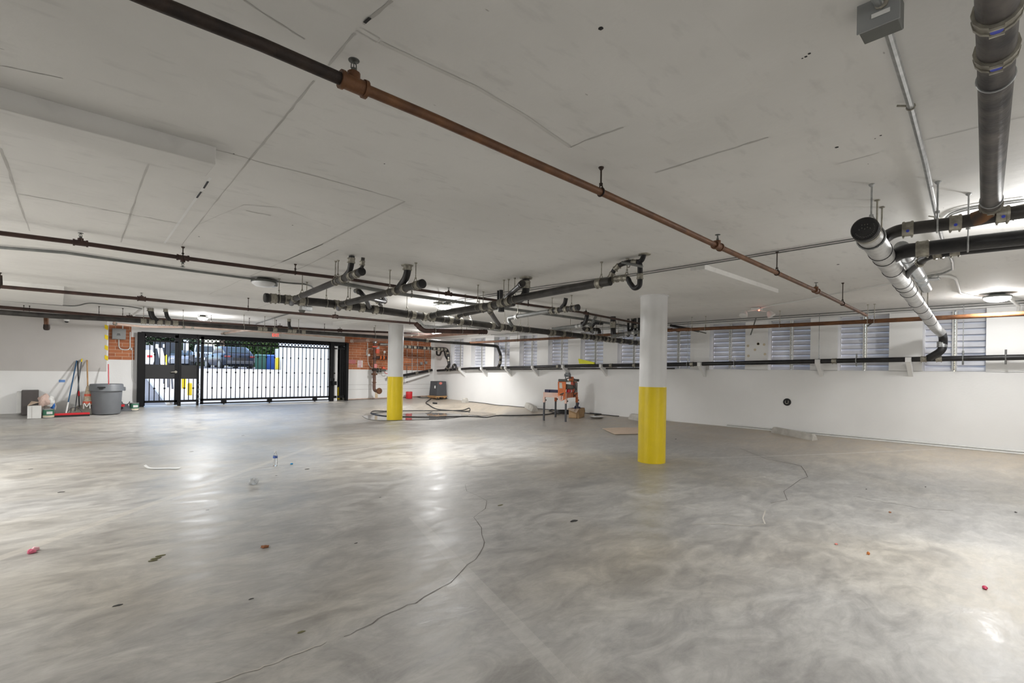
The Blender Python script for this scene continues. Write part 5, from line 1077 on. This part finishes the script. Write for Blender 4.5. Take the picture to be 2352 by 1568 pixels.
pts = [V((cc.x+.36*math.cos(a_)*1.0, 15.95+.10*math.sin(a_), s0+.0+.24*math.sin(a_))) for a_ in [PI*k/14 for k in range(15)]]
poly(bm, pts, .03, V((0, 1, 0))); obj('pan', bm, mat('dusty_grey_plastic', (.36, .34, .29), .8), t, bev=.004)
bm = B(); q = ax(199, 935, 15.9); tube(bm, smooth([q+V((-.06, -.03, -.03)), q+V((-.05, -.05, .10)), q+V((0, -.05, .02)), q+V((.05, -.05, .10)), q+V((.06, -.03, -.03))], 5), .012, 6); obj('white_clips', bm, PVC, t, True)
# crates, box, cans
p0, p1 = ax(49, 950, 16.25), ax(88, 950, 16.25); z0 = fzz(p0.x, 16.25); t = thing('carton', 'dark grey brown panel-like carton leaning at the left wall', 'carton', (p0.x, 16.25, z0)); bm = B(); box(bm, (p0.x, 16.15, z0), (p1.x, 16.42, z0+.58)); obj('carton_body', bm, mat('dark_carton', (.10, .088, .085), .7), t, bev=.01)
bm = B(); box(bm, (p0.x-.08, 16.2, z0+.05), (p0.x, 16.4, z0+.55)); obj('inner_flap', bm, PVC, t, bev=.01)
p0, p1 = ax(63, 955, 15.75), ax(95, 955, 15.75); z0 = fzz(p0.x, 15.7); t = thing('white_box', 'white cardboard box with crumpled packing on top, left of the paint can', 'box', (p0.x, 15.75, z0)); bm = B(); box(bm, (p0.x, 15.6, z0), (p1.x, 15.9, z0+.29)); obj('box_body', bm, PVC, t, bev=.004)
bm = B(); poly(bm, [(p0.x, 15.6, z0+.29), (p0.x, 15.9, z0+.29), (p0.x+.06, 15.9, z0+.38), (p0.x+.20, 15.62, z0+.37)], .004); obj('flap', bm, CARDL, t)
bm = B(); box(bm, (p1.x-.16, 15.596, z0+.01), (p1.x-.15, 15.6, z0+.28)); obj('edge_line', bm, GREYP, t)
def crumple(name, c, r, m, parent=None, sc=(1, 1, 1), seed=1):
    bm = B(); ball(bm, (0, 0, 0), r, 3, sc); rn = random.Random(seed)
    import mathutils
    for v in bm.verts: v.co *= 1+.45*(mathutils.noise.noise(v.co*(2.2/r)*.6+V((seed, 0, 0))))
    bmesh.ops.translate(bm, verts=bm.verts, vec=V(c)); return obj(name, bm, m, parent)
crumple('packing', (p0.x+.27, 15.75, z0+.40), .11, mat('pink_packing', (.62, .46, .40), .7), t, (1, .8, 1.3), 3); crumple('packing', (p0.x+.38, 15.75, z0+.38), .08, PVC, t, (.8, .8, 1.5), 5)
def paintcan(px, y, label, Y):
    q = aty(px, y, Y); z0 = floor_z(q.x, Y); t = thing('paint_can', label, 'paint can', (q.x, Y, z0)); bm = B(); lathe(bm, [(.10, 0), (.10, .19), (.105, .195), (.105, .205), (.09, .205), (.09, .198), (.01, .198)], (q.x, Y, z0), seg=28); obj('can', bm, GALV, t, True)
    bm = B(); lathe(bm, [(.1015, .06), (.1015, .185)], (q.x, Y, z0), seg=28); obj('green_label', bm, CANGRN, t, True); bm = B(); lathe(bm, [(.1015, .015), (.1015, .06)], (q.x, Y, z0), seg=28); obj('cream_label', bm, mat('cream_label', (.62, .55, .42), .5), t, True)
    bm = B(); box(bm, (q.x-.03, Y-.1035, z0+.09), (q.x+.07, Y-.09, z0+.15)); obj('label_panel', bm, PVC, t); bm = B(); torus(bm, (q.x, Y, z0+.20), (0, 1, .2), .10, .003, 16, 5, 0, PI); obj('wire_handle', bm, DGREY, t)
paintcan(111, 958, 'green-labelled paint can right of the white cardboard box', 15.7); paintcan(308, 944, 'green-labelled paint can alone beside the gate post', 16.35)
q = ax(108, 940, 15.95); z0 = fzz(q.x, 15.95); t = thing('rag_bag', 'pile of a grey rag bag with a blue patch behind the paint can', 'bag', (q.x, 15.95, z0)); crumple('bag', (q.x-.02, 16.0, z0+.21), .16, mat('pale_rag', (.50, .46, .42), .8), t, (1, .7, 1.25), 8); crumple('blue_cloth', (q.x+.09, 15.88, z0+.26), .06, mat('blue_cloth', (.04, .20, .62), .6), t, (.8, .6, 1.6), 2)
bm = B(); tube(bm, smooth([V((q.x-.08, 15.9, z0+.44)), V((q.x, 15.9, z0+.47)), V((q.x+.06, 15.9, z0+.43))], 5), .02, 8); obj('spray_nozzle', bm, DGREY, t, True)
q = ax(287, 943, 16.35); z0 = fzz(q.x, 16.35); t = thing('hand_dustpan', 'small black and red dustpan between the grey bin and the gate post', 'dustpan', (q.x, 16.35, z0)); bm = B(); poly(bm, [(q.x-.14, 16.25, z0), (q.x+.14, 16.25, z0), (q.x+.06, 16.4, z0+.16), (q.x-.14, 16.4, z0+.22)], .02, V((0, -1, .2))); obj('pan', bm, DGREY, t)
bm = B(); box(bm, (q.x-.16, 16.2, z0+.12), (q.x-.02, 16.25, z0+.18)); obj('red_edge', bm, RED, t); bm = B(); torus(bm, (q.x+.02, 16.42, z0+.24), (0, 1, 0), .08, .01, 16, 6, 0, PI); obj('bail', bm, DGREY, t)

# ================================================================ FAR CORNER
Yc = 16.4; p0, p1 = aty(993.5, 914, Yc), aty(1021, 914, Yc); zf = floor_z(11.0, Yc)
t = thing('cabinet_machine', 'dark grey cabinet on a wheeled wooden dolly in the far corner', 'machine', (p0.x, Yc, zf)); x1_ = min(p1.x, 11.40); zt = aty(1006, 875, Yc).z
zb = aty(1006, 908, Yc).z
bm = B(); loft(bm, [[(p0.x, Yc-.3, zb), (x1_, Yc-.3, zb), (x1_, Yc+.25, zb), (p0.x, Yc+.25, zb)], [(p0.x+.02, Yc-.3, zt), (x1_-.03, Yc-.3, zt), (x1_-.03, Yc+.2, zt), (p0.x+.02, Yc+.2, zt)]]); obj('cabinet', bm, DGREY, t, bev=.015)
bm = B(); c = aty(1012, 880, Yc-.3); lathe(bm, [(.07, 0), (.07, .006)], (c.x, Yc-.3, c.z), V((0, -1, 0)), 20); bmesh.ops.scale(bm, vec=(1, 1, .7), verts=bm.verts, space=Matrix.Translation((-c.x, -Yc, -c.z))); obj('red_badge', bm, mat('badge_red', (.72, .20, .16), .5), t)
bm = B(); c = aty(999, 888.5, Yc-.3); box(bm, (c.x-.025, Yc-.306, c.z-.05), (c.x+.025, Yc-.3, c.z+.05)); obj('handle_plate', bm, PVC, t)
bm = B(); box(bm, (p0.x-.08, Yc-.35, zb-.05), (x1_, Yc+.25, zb)); box(bm, (p0.x-.05, Yc-.33, zf+.04), (p0.x+.08, Yc+.2, zb-.05)); box(bm, (p0.x+.3, Yc-.33, zf+.04), (p0.x+.40, Yc+.2, zb-.05)); obj('dolly', bm, WOOD, t)
for dx in (0.0, .2, .42): bm = B(); lathe(bm, [(.05, -.02), (.05, .02)], (p0.x+dx, Yc-.3, zf+.05), X1, 14); obj('wheel', bm, RUBBER, t, True)
q = aty(939.5, 913, 16.8); zf = floor_z(q.x, 16.8); u = pxm(939, 16.8); t = thing('red_canister', 'bright red canister on the floor behind the far column', 'canister', (q.x, 16.8, zf)); bm = B(); lathe(bm, [(u*7, 0), (u*7.4, .01), (u*7.4, u*15), (u*7.0, u*16), (u*2, u*16.2)], (q.x, 16.8, zf), seg=24); obj('body', bm, RED, t, True)
bm = B(); torus(bm, (q.x, 16.8, zf+u*16.5), (0, 1, 0), u*3.5, .014, 16, 6, 0, PI); obj('carry_handle', bm, BLACK, t)
def hose(name, label, px, r=.012, m=RUBBER, fn=None, cat='hose'):
    P = smooth([atf(*c)+V((0, 0, r+.003)) for c in px], 8)
    for q_ in P: q_.x = min(q_.x, XR-.08); q_.y = min(q_.y, YB-.09); q_.z = max(floor_z(q_.x, q_.y), .0)+r+.004
    bm = B(); tube(bm, P, r, 8); o = obj(name, bm, m, None, True); tag(o, label, cat)
hose('hose', 'long black hose looping across the floor round the far column to the saw', [(990, 917), (982, 922), (979, 927), (994, 932), (1040, 936), (1072, 938), (1078, 941), (1050, 943.5), (1000, 944), (930, 944.5), (870, 945), (853, 947.5), (858, 952), (885, 956.5), (940, 958.5), (1000, 958.8), (1080, 957.5), (1160, 955.5), (1240, 953.8), (1266, 951.5), (1273, 948.5), (1262, 944.5), (1268, 942), (1300, 942.5)], .017)
hose('cable', 'thin dark cable trailing from the red canister to the corner machine', [(949, 898+12), (965, 914), (990, 913.5), (1000, 916)], .014, cat='cable')
hose('cable', 'long thin dark cable lying along the foot of the right wall', [(1075, 923), (1150, 928), (1213, 932.5), (1290, 940), (1330, 944.5), (1390, 951), (1440, 954.5)], .010, cat='cable')
hose('hose', 'short black hose end right of the cardboard box', [(1364, 949), (1380, 949.5), (1382, 952), (1366, 955)], .018)
t = thing('coiled_hose', 'flat coil of black hose under the orange saw', 'hose', atf(1305, 948)); c = atf(1305, 949); c.x = 11.05
for k in range(3): bm = B(); torus(bm, c+V((0, 0, .02+.03*k)), (0, 0, 1), .33-.03*k, .018, 32, 6); obj('turn', bm, RUBBER, t, True)
o = obj('cable_plug', (lambda b_: (tube(b_, [atf(994, 927)+V((0, 0, .03)), atf(1004, 927.5)+V((0, 0, .03))], .03, 8), b_)[1])(B()), BLACK); tag(o, 'black connector lying on the floor before the corner machine', 'connector')
# water
bm = B(); edge = [(832, 955), (846, 948), (880, 945.8), (930, 945.2), (1000, 944.6), (1060, 944.8), (1110, 946.2), (1141, 950.5), (1105, 954.5), (1060, 957), (1020, 961.5), (960, 963.5), (895, 965), (850, 963)]
E_ = smooth([atz(x, y, .016) for x, y in edge]+[atz(*edge[0], .016)], 5)[:-1]
bm.faces.new([bm.verts.new(p_) for p_ in E_]); WATER = mat('still_water', (.16, .155, .15), .01, var=.02, spec=1.0); o = obj('puddle', bm, WATER); tag(o, 'mirror-like puddle around the foot of the far column', 'puddle')
# wheel stops
def stop(pa_, pb_, label, w=.15, h=.13):
    a, b = pa_, pb_; d = (b-a); L = d.length; d.normalize(); n = V((-d.y, d.x, 0)); bm = B(); z = V((0, 0, 1)); secs = []
    for k, (s, q_) in enumerate(((0, .75), (.04, 1), (L-.04, 1), (L, .75))):
        c = a+d*s; secs.append([c+n*w*.5*(1 if q_ == 1 else .96), c+n*w*.42+z*h*.35*q_, c+n*w*.22+z*h*q_, c-n*w*.22+z*h*q_, c-n*w*.42+z*h*.35*q_, c-n*w*.5*(1 if q_ == 1 else .96)])
    loft(bm, secs); o = obj('wheel_stop', bm, CONC, None, False, .008); tag(o, label, 'wheel stop', None)
stop(atf(1776, 992)+V((.0, 0, -.01)), atf(1872, 1011)+V((0, 0, -.01)), 'long concrete wheel stop lying by the right wall, right of the near column')
stop(atf(1064, 929), atf(1072, 923.5), 'concrete wheel stop farthest off, seen end on near the corner', .24, .17)
stop(atf(1229, 945.5), atf(1211, 935), 'concrete wheel stop seen end on left of the orange saw', .24, .17)
stop(atf(1512, 973)+V((0, 0, -.01)), atf(1450, 961)+V((0, 0, -.01)), 'concrete wheel stop mostly hidden behind the near column', .24, .15)
# ================================================================ SAW
Bp = V((9.95, 8.62, 0)); Bp.z = floor_z(Bp.x, Bp.y); UX = V((.97, .24, 0)).normalized(); VX = V((-.24, .97, 0)).normalized()
t = thing('masonry_saw', 'orange masonry table saw on four grey legs before the right wall', 'saw', Bp)
def lp(x, y, z): q_ = Bp+UX*x+VX*y; return V((q_.x, q_.y, z))
def lbox(bm, a, b):
    vs = [bm.verts.new(lp(x, y, z)) for x in (a[0], b[0]) for y in (a[1], b[1]) for z in (a[2], b[2])]
    for f_ in ((0, 1, 3, 2), (4, 6, 7, 5), (0, 4, 5, 1), (2, 3, 7, 6), (0, 2, 6, 4), (1, 5, 7, 3)): bm.faces.new([vs[i] for i in f_])
LX, LY = .66, .66; zt, zb = .875, .745
for x in (0, LX):
    for y in (0, LY):
        q_ = lp(x, y, 0); bm = B(); lbox(bm, (x-.02, y-.02, floor_z(q_.x, q_.y)), (x+.02, y+.02, .66)); lg = obj('leg', bm, mat('leg_grey', (.075, .08, .09), .45), t)
        bm = B(); lbox(bm, (x-.027, y-.027, .60), (x+.027, y+.027, zb)); obj('leg_socket', bm, ORANGEF if x == 0 else ORANGE, lg); bm = B(); ball(bm, lp(x+.05, y-.02, .66), .022, 2); obj('knob', bm, BLACK, lg, True)
bm = B(); lbox(bm, (-.02, -.02, zb), (LX+.02, .005, zt)); obj('front_apron', bm, ORANGE, t, bev=.004)
bm = B(); lbox(bm, (-.025, -.02, zb), (.005, LY+.02, zt)); obj('side_apron', bm, ORANGEF, t, bev=.004)['label'] = 'faded pinkish side of the tray'
bm = B(); lbox(bm, (LX, -.02, zb), (LX+.02, LY+.02, zt)); lbox(bm, (0, LY, zb), (LX, LY+.02, zt)); obj('rear_apron', bm, ORANGE, t)
bm = B(); lbox(bm, (0, 0, zt-.03), (LX, LY, zt-.01)); obj('tray', bm, GREYPIPE, t)
bm = B(); lbox(bm, (.02, .22, zt), (.10, LY+.0, zt+.075)); lbox(bm, (-.02, .50, zt), (.06, .56, zt+.06)); obj('cutting_table', bm, mat('navy_tray', (.02, .02, .07), .4), t, bev=.004)
pl_ = [(-.03, .0, zb-.02), (-.03, .05, .69), (-.03, .12, .66), (-.03, .19, .70), (-.03, .215, .80), (-.03, .225, 1.16), (-.03, .17, 1.22), (-.03, .02, 1.21), (-.03, -.015, 1.15)]
bm = B(); poly(bm, [lp(*q_) for q_ in pl_], .02, -UX); obj('side_plate', bm, ORANGE, t, bev=.003)
bm = B(); q_ = [(-.052, .06, .80), (-.052, .06, .69), (-.052, .13, .665), (-.052, .19, .71), (-.052, .20, .80)]; poly(bm, [lp(*c_) for c_ in q_], .003, -UX); obj('worn_patch', bm, ORANGEF, t)
bm = B(); poly(bm, [lp(*q_) for q_ in ((-.052, .08, 1.0), (-.052, .17, 1.0), (-.052, .18, 1.15), (-.052, .10, 1.15))], .003, -UX); obj('decal', bm, mat('cream_decal', (.62, .58, .5), .5), t)
bm = B(); q_ = [(LX+.01, .0, zt), (LX+.01, .2, zt), (LX+.01, .2, 1.17), (LX+.01, .02, 1.18)]; poly(bm, [lp(*c_) for c_ in q_], .02, UX); obj('far_plate', bm, REDV, t)
bm = B(); lbox(bm, (LX-.17, -.012, zt), (LX+.01, -.004, 1.15)); obj('splash_guard', bm, mat('grey_guard', (.30, .29, .27), .4, col2=(.18, .17, .16), scale=12), t)
bm = B(); tube(bm, [lp(.05, .06, 1.04), lp(.13, .06, 1.04), lp(.14, .06, 1.04), lp(.38, .06, 1.02)], .075, 18); lathe(bm, [(.06, 0), (.06, .10)], lp(.40, .06, 1.02), UX, 16); obj('motor', bm, mat('motor_grey', (.20, .20, .17), .5, .2), t, True)
bm = B(); lbox(bm, (.0, 0, 1.165), (LX, .05, 1.20)); lbox(bm, (.0, .12, 1.165), (LX, .16, 1.20)); obj('rail', bm, CLAMP, t)
for x in (-.04, LX+.02): bm = B(); tube(bm, [lp(x, -.04, 1.21), lp(x, .20, 1.21)], .035, 12); obj('roller', bm, DARKBOX, t, True)
bm = B(); tube(bm, smooth([lp(.0, 0, 1.2), lp(.04, 0, 1.26), lp(.2, 0, 1.27), lp(.4, 0, 1.26), lp(.6, 0, 1.22)], 6), .014, 6); tube(bm, [lp(.0, .02, 1.2), lp(-.0, .02, 1.37)], .012, 6); tube(bm, [lp(.0, .02, 1.33), lp(.3, .02, 1.30)], .012, 6); obj('handle_frame', bm, DGREY, t, True)
bm = B(); lbox(bm, (.10, -.02, 1.31), (.24, .12, 1.39)); lbox(bm, (.12, -.01, 1.385), (.22, .10, 1.42)); obj('switch_box', bm, mat('switch_grey', (.22, .23, .24), .5), t, bev=.008)
bm = B(); lbox(bm, (.30, -.03, 1.165), (.40, .08, 1.31)); obj('blade_guard', bm, ORANGE, t, bev=.012)
bm = B(); lathe(bm, [(.045, 0), (.05, .12)], lp(.06, -.02, .93), UX, 14); obj('red_tin', bm, RED, t, True); bm = B(); lathe(bm, [(.05, 0), (.045, .06)], lp(.17, -.02, .925), UX, 14); obj('white_tin', bm, PVC, t, True)
bm = B(); tube(bm, smooth([lp(.36, -.03, 1.2), lp(.38, -.05, 1.05), lp(.46, -.05, .98), lp(.44, -.05, .92), lp(.34, -.05, .86), lp(.42, -.05, .79), lp(.56, -.05, .86)], 6), .009, 6); tube(bm, smooth([lp(.42, -.03, 1.18), lp(.45, -.05, 1.08), lp(.52, -.05, .95)], 6), .009, 6); obj('cable', bm, BLACK, t, True)
bm = B(); tube(bm, smooth([lp(-.06, .06, .86), lp(-.08, .09, .80), lp(-.06, .11, .70)], 5), .006, 5); tube(bm, [lp(-.05, .04, .88), lp(-.07, .15, .83)], .014, 6); obj('clamp_lever', bm, DARKBOX, t, True)
bm = B(); torus(bm, lp(.46, -.02, .75), VX, .055, .012, 14, 6, PI, 2*PI); obj('drain_hook', bm, RUSTD, t)
# cardboard box with tools
a = atf(1330, 961); Cx = V((.955, .30, 0)).normalized(); Cy = V((-.30, .955, 0)).normalized(); t = thing('cardboard_box', 'open cardboard box of tools on the floor under the saw, right side', 'box', a)
def cb(bm, p, q):
    vs = [bm.verts.new(a+Cx*x+Cy*y+V((0, 0, z))) for x in (p[0], q[0]) for y in (p[1], q[1]) for z in (p[2], q[2])]
    for f_ in ((0, 1, 3, 2), (4, 6, 7, 5), (0, 4, 5, 1), (2, 3, 7, 6), (0, 2, 6, 4), (1, 5, 7, 3)): bm.faces.new([vs[i] for i in f_])
w_, dp, h_ = .40, .30, .27
bm = B(); cb(bm, (0, 0, 0), (w_, .008, h_)); cb(bm, (0, dp, 0), (w_, dp+.008, h_)); cb(bm, (0, 0, 0), (.008, dp, h_)); cb(bm, (w_-.008, 0, 0), (w_, dp, h_)); cb(bm, (0, 0, 0), (w_, dp, .008)); obj('walls', bm, CARDB, t)
def flap(p, m=CARDL): bm = B(); poly(bm, [a+Cx*x+Cy*y+V((0, 0, z)) for x, y, z in p], .005); obj('flap', bm, m, t)
flap([(0, 0, h_), (0, dp, h_), (-.16, dp, h_-.02), (-.20, 0, h_-.10)]); flap([(w_, 0, h_), (w_, dp, h_), (w_+.07, dp, h_-.12), (w_+.06, 0, h_-.13)], CARDB); 
for i, (x, y, z, r) in enumerate(((.06, .12, h_-.02, .09), (.28, .15, h_-.03, .10), (.18, .15, h_+.03, .07))): crumple('tool', a+Cx*x+Cy*y+V((0, 0, z)), r, mat('dark_blue_tool', (.03, .03, .08), .5), t, (1, .8, .7), i+11)
bm = B(); q_ = a+Cx*.14+Cy*.12; tube(bm, [q_+V((0, 0, h_)), q_+V((0, 0, h_+.12)), q_+Cx*.07+V((0, 0, h_+.13))], .035, 10); obj('drill', bm, mat('drill_navy', (.02, .02, .10), .4), t, True)
c = atf(1370, 960); t = thing('metal_dish', 'shiny round metal dish on the floor right of the cardboard box', 'dish', c); bm = B(); lathe(bm, [(.10, .002), (.19, .035), (.205, .045), (.205, .05), (.18, .045), (.09, .018), (.01, .016)], c, seg=32); obj('dish', bm, mat('bright_steel', (.7, .7, .7), .2, .9, scale=5), t, True)
# cardboard sheet
bm = B(); pts = [atf(x, y)+V((0, 0, .012)) for x, y in ((1384, 985), (1402, 984), (1418, 983), (1470, 984), (1478, 997), (1412, 998.5), (1398, 992))]; pts[3].z += .01; poly(bm, pts, .006); o = obj('cardboard_sheet', bm, CARDL); tag(o, 'flat torn cardboard sheet on the floor left of the near column', 'cardboard')
# ================================================================ LITTER
c = atf(632, 1070); t = thing('water_bottle', 'clear plastic water bottle standing upright on the floor, blue label', 'bottle', c)
bm = B(); prof = [(.026, 0), (.031, .006), (.031, .05), (.029, .06), (.031, .07), (.031, .13), (.028, .15), (.016, .178), (.0125, .185), (.0125, .202)]; lathe(bm, prof, c+V((0, 0, .002)), seg=24); obj('bottle_body', bm, GLASSY, t, True)
bm = B(); lathe(bm, [(.0315, .118), (.0318, .12), (.0318, .145), (.0312, .146)], c, seg=24); obj('label_band', bm, mat('label_blue', (.06, .12, .38), .4), t, True); bm = B(); lathe(bm, [(.0145, .200), (.0145, .213)], c, seg=16); obj('neck_ring', bm, PVC, t, True)
def litter(name, label, cat, px, py, r, m, sc=(1, 1, .5), seed=1, kind='crumple', group=None):
    c = atf(px, py); o = crumple(name, c+V((0, 0, r*sc[2]*.8)), r, m, None, sc, seed); tag(o, label, cat, group)
c = atf(670, 1066); bm = B(); lathe(bm, [(.018, 0), (.018, .012), (.016, .015)], c+V((0, 0, .001)), seg=16); o = obj('bottle_cap', bm, mat('cap_blue', (.0, .28, .60), .4)); tag(o, 'bright blue bottle cap on the floor right of the water bottle', 'bottle cap')
litter('crumpled_wrap', 'crumpled clear plastic wrap left of and nearer than the water bottle', 'plastic wrap', 582, 1112, .055, mat('frosted_plastic', (.85, .87, .88), .25, trans=.6), (1, .7, .8), 4)
o = None; bm = B(); P = smooth([atf(x, y)+V((0, 0, z)) for x, y, z in ((330, 1074, .03), (340, 1077, .01), (360, 1078, .01), (385, 1077, .006), (400, 1078, .012), (411, 1077, .008))], 6)
vs = [(bm.verts.new(q_), bm.verts.new(q_+V((.03, .04, .004)))) for q_ in P]
for i in range(len(vs)-1): bm.faces.new((vs[i][0], vs[i+1][0], vs[i+1][1], vs[i][1]))
o = obj('paper_strip', bm, PVC); o.modifiers.new('s', 'SOLIDIFY').thickness = .002; tag(o, 'white curled paper strip on the floor at left centre', 'paper')
BRL = mat('dry_leaf_brown', (.30, .12, .05), .8); OLV = mat('dry_leaf_olive', (.16, .15, .07), .8); PNK = mat('pink_wrapper', (.78, .16, .26), .5); PPK = mat('pale_pink_paper', (.75, .45, .48), .6); CHIP = mat('dark_chip', (.04, .037, .035), .8)
litter('wrapper', 'pink wrapper ball on the floor at the left edge', 'wrapper', 72, 1270, .022, PNK, (1.2, .9, .8), 6); litter('paper_scrap', 'pale pink paper scrap touching the pink wrapper', 'paper', 80, 1264, .026, PPK, (1, .9, .6), 9)
litter('dry_leaf', 'brown dry leaf on the floor left of centre, below the bottle', 'leaf', 608, 1257, .026, BRL, (1.4, .8, .4), 3); litter('dry_leaf', 'red petal on the floor far right, near the bright reflection', 'leaf', 2262, 1352, .018, mat('crimson_petal', (.50, .03, .09), .6), (1.1, .8, .6), 5)
litter('dry_leaf', 'pink petal on the floor right of the column, upper of two', 'leaf', 1921, 1250, .014, mat('coral_petal', (.68, .22, .18), .6), (1.1, .8, .5), 7); litter('dry_leaf', 'orange brown leaf standing up, lower of two right of the column', 'leaf', 1994, 1273, .014, mat('orange_leaf', (.50, .17, .04), .6), (.8, .8, .9), 8)
litter('dry_leaf', 'small tan leaf on the floor right of the column, smallest and farthest', 'leaf', 2044, 1177, .014, BRL, (1, .8, .5), 2)
for i, (x, y) in enumerate(((349, 1288), (356, 1283), (363, 1281), (369, 1276))):
    litter('dry_leaf', 'one of four olive leaves clustered on the floor at lower left, %s from the left' % ORD[i], 'leaf', x, y, .022, OLV, (1.3, .6, .15), 20+i, group='olive leaves at lower left')
CH = [(558, 1000, 'upper middle by the bright floor'), (706, 1077, 'right of the blue cap'), (634, 1092, 'below the bottle'), (440, 1037, 'above the paper strip'), (140, 1130, 'long and dark at left'), (818, 1247, 'below centre left'), (577, 1375, 'near the dark lower left shadow'), (270, 1390, 'round one at lower left'), (692, 1451, 'tan one at the lower middle'), (70, 1077, 'at the upper left edge'), (1318, 1196, 'large flat dark spot mid floor'), (1552, 1008, 'right of the near column foot'), (2333, 1176, 'at the right edge'), (1990, 1123, 'right floor, dark speck'), (2126, 1118, 'right floor near the wall'), (477, 1171, 'below the bright reflection'), (873, 1142, 'centre left, tiny'), (1150, 1160, 'centre, tan and long')]
for i, (x, y, w) in enumerate(CH): litter('debris_chip', 'small dark debris chip on the floor, '+w, 'debris', x, y, (.020, .028, .012, .022, .028, .012, .012, .02, .018, .018, .04, .025, .02, .016, .016, .012, .012, .025)[i], (CHIP, CHIP, CHIP, OLV, CHIP, CHIP, CHIP, CHIP, OLV, CHIP, CHIP, CHIP, CHIP, CHIP, CHIP, CHIP, CHIP, OLV)[i], (1.3, .6, .10), 40+i)
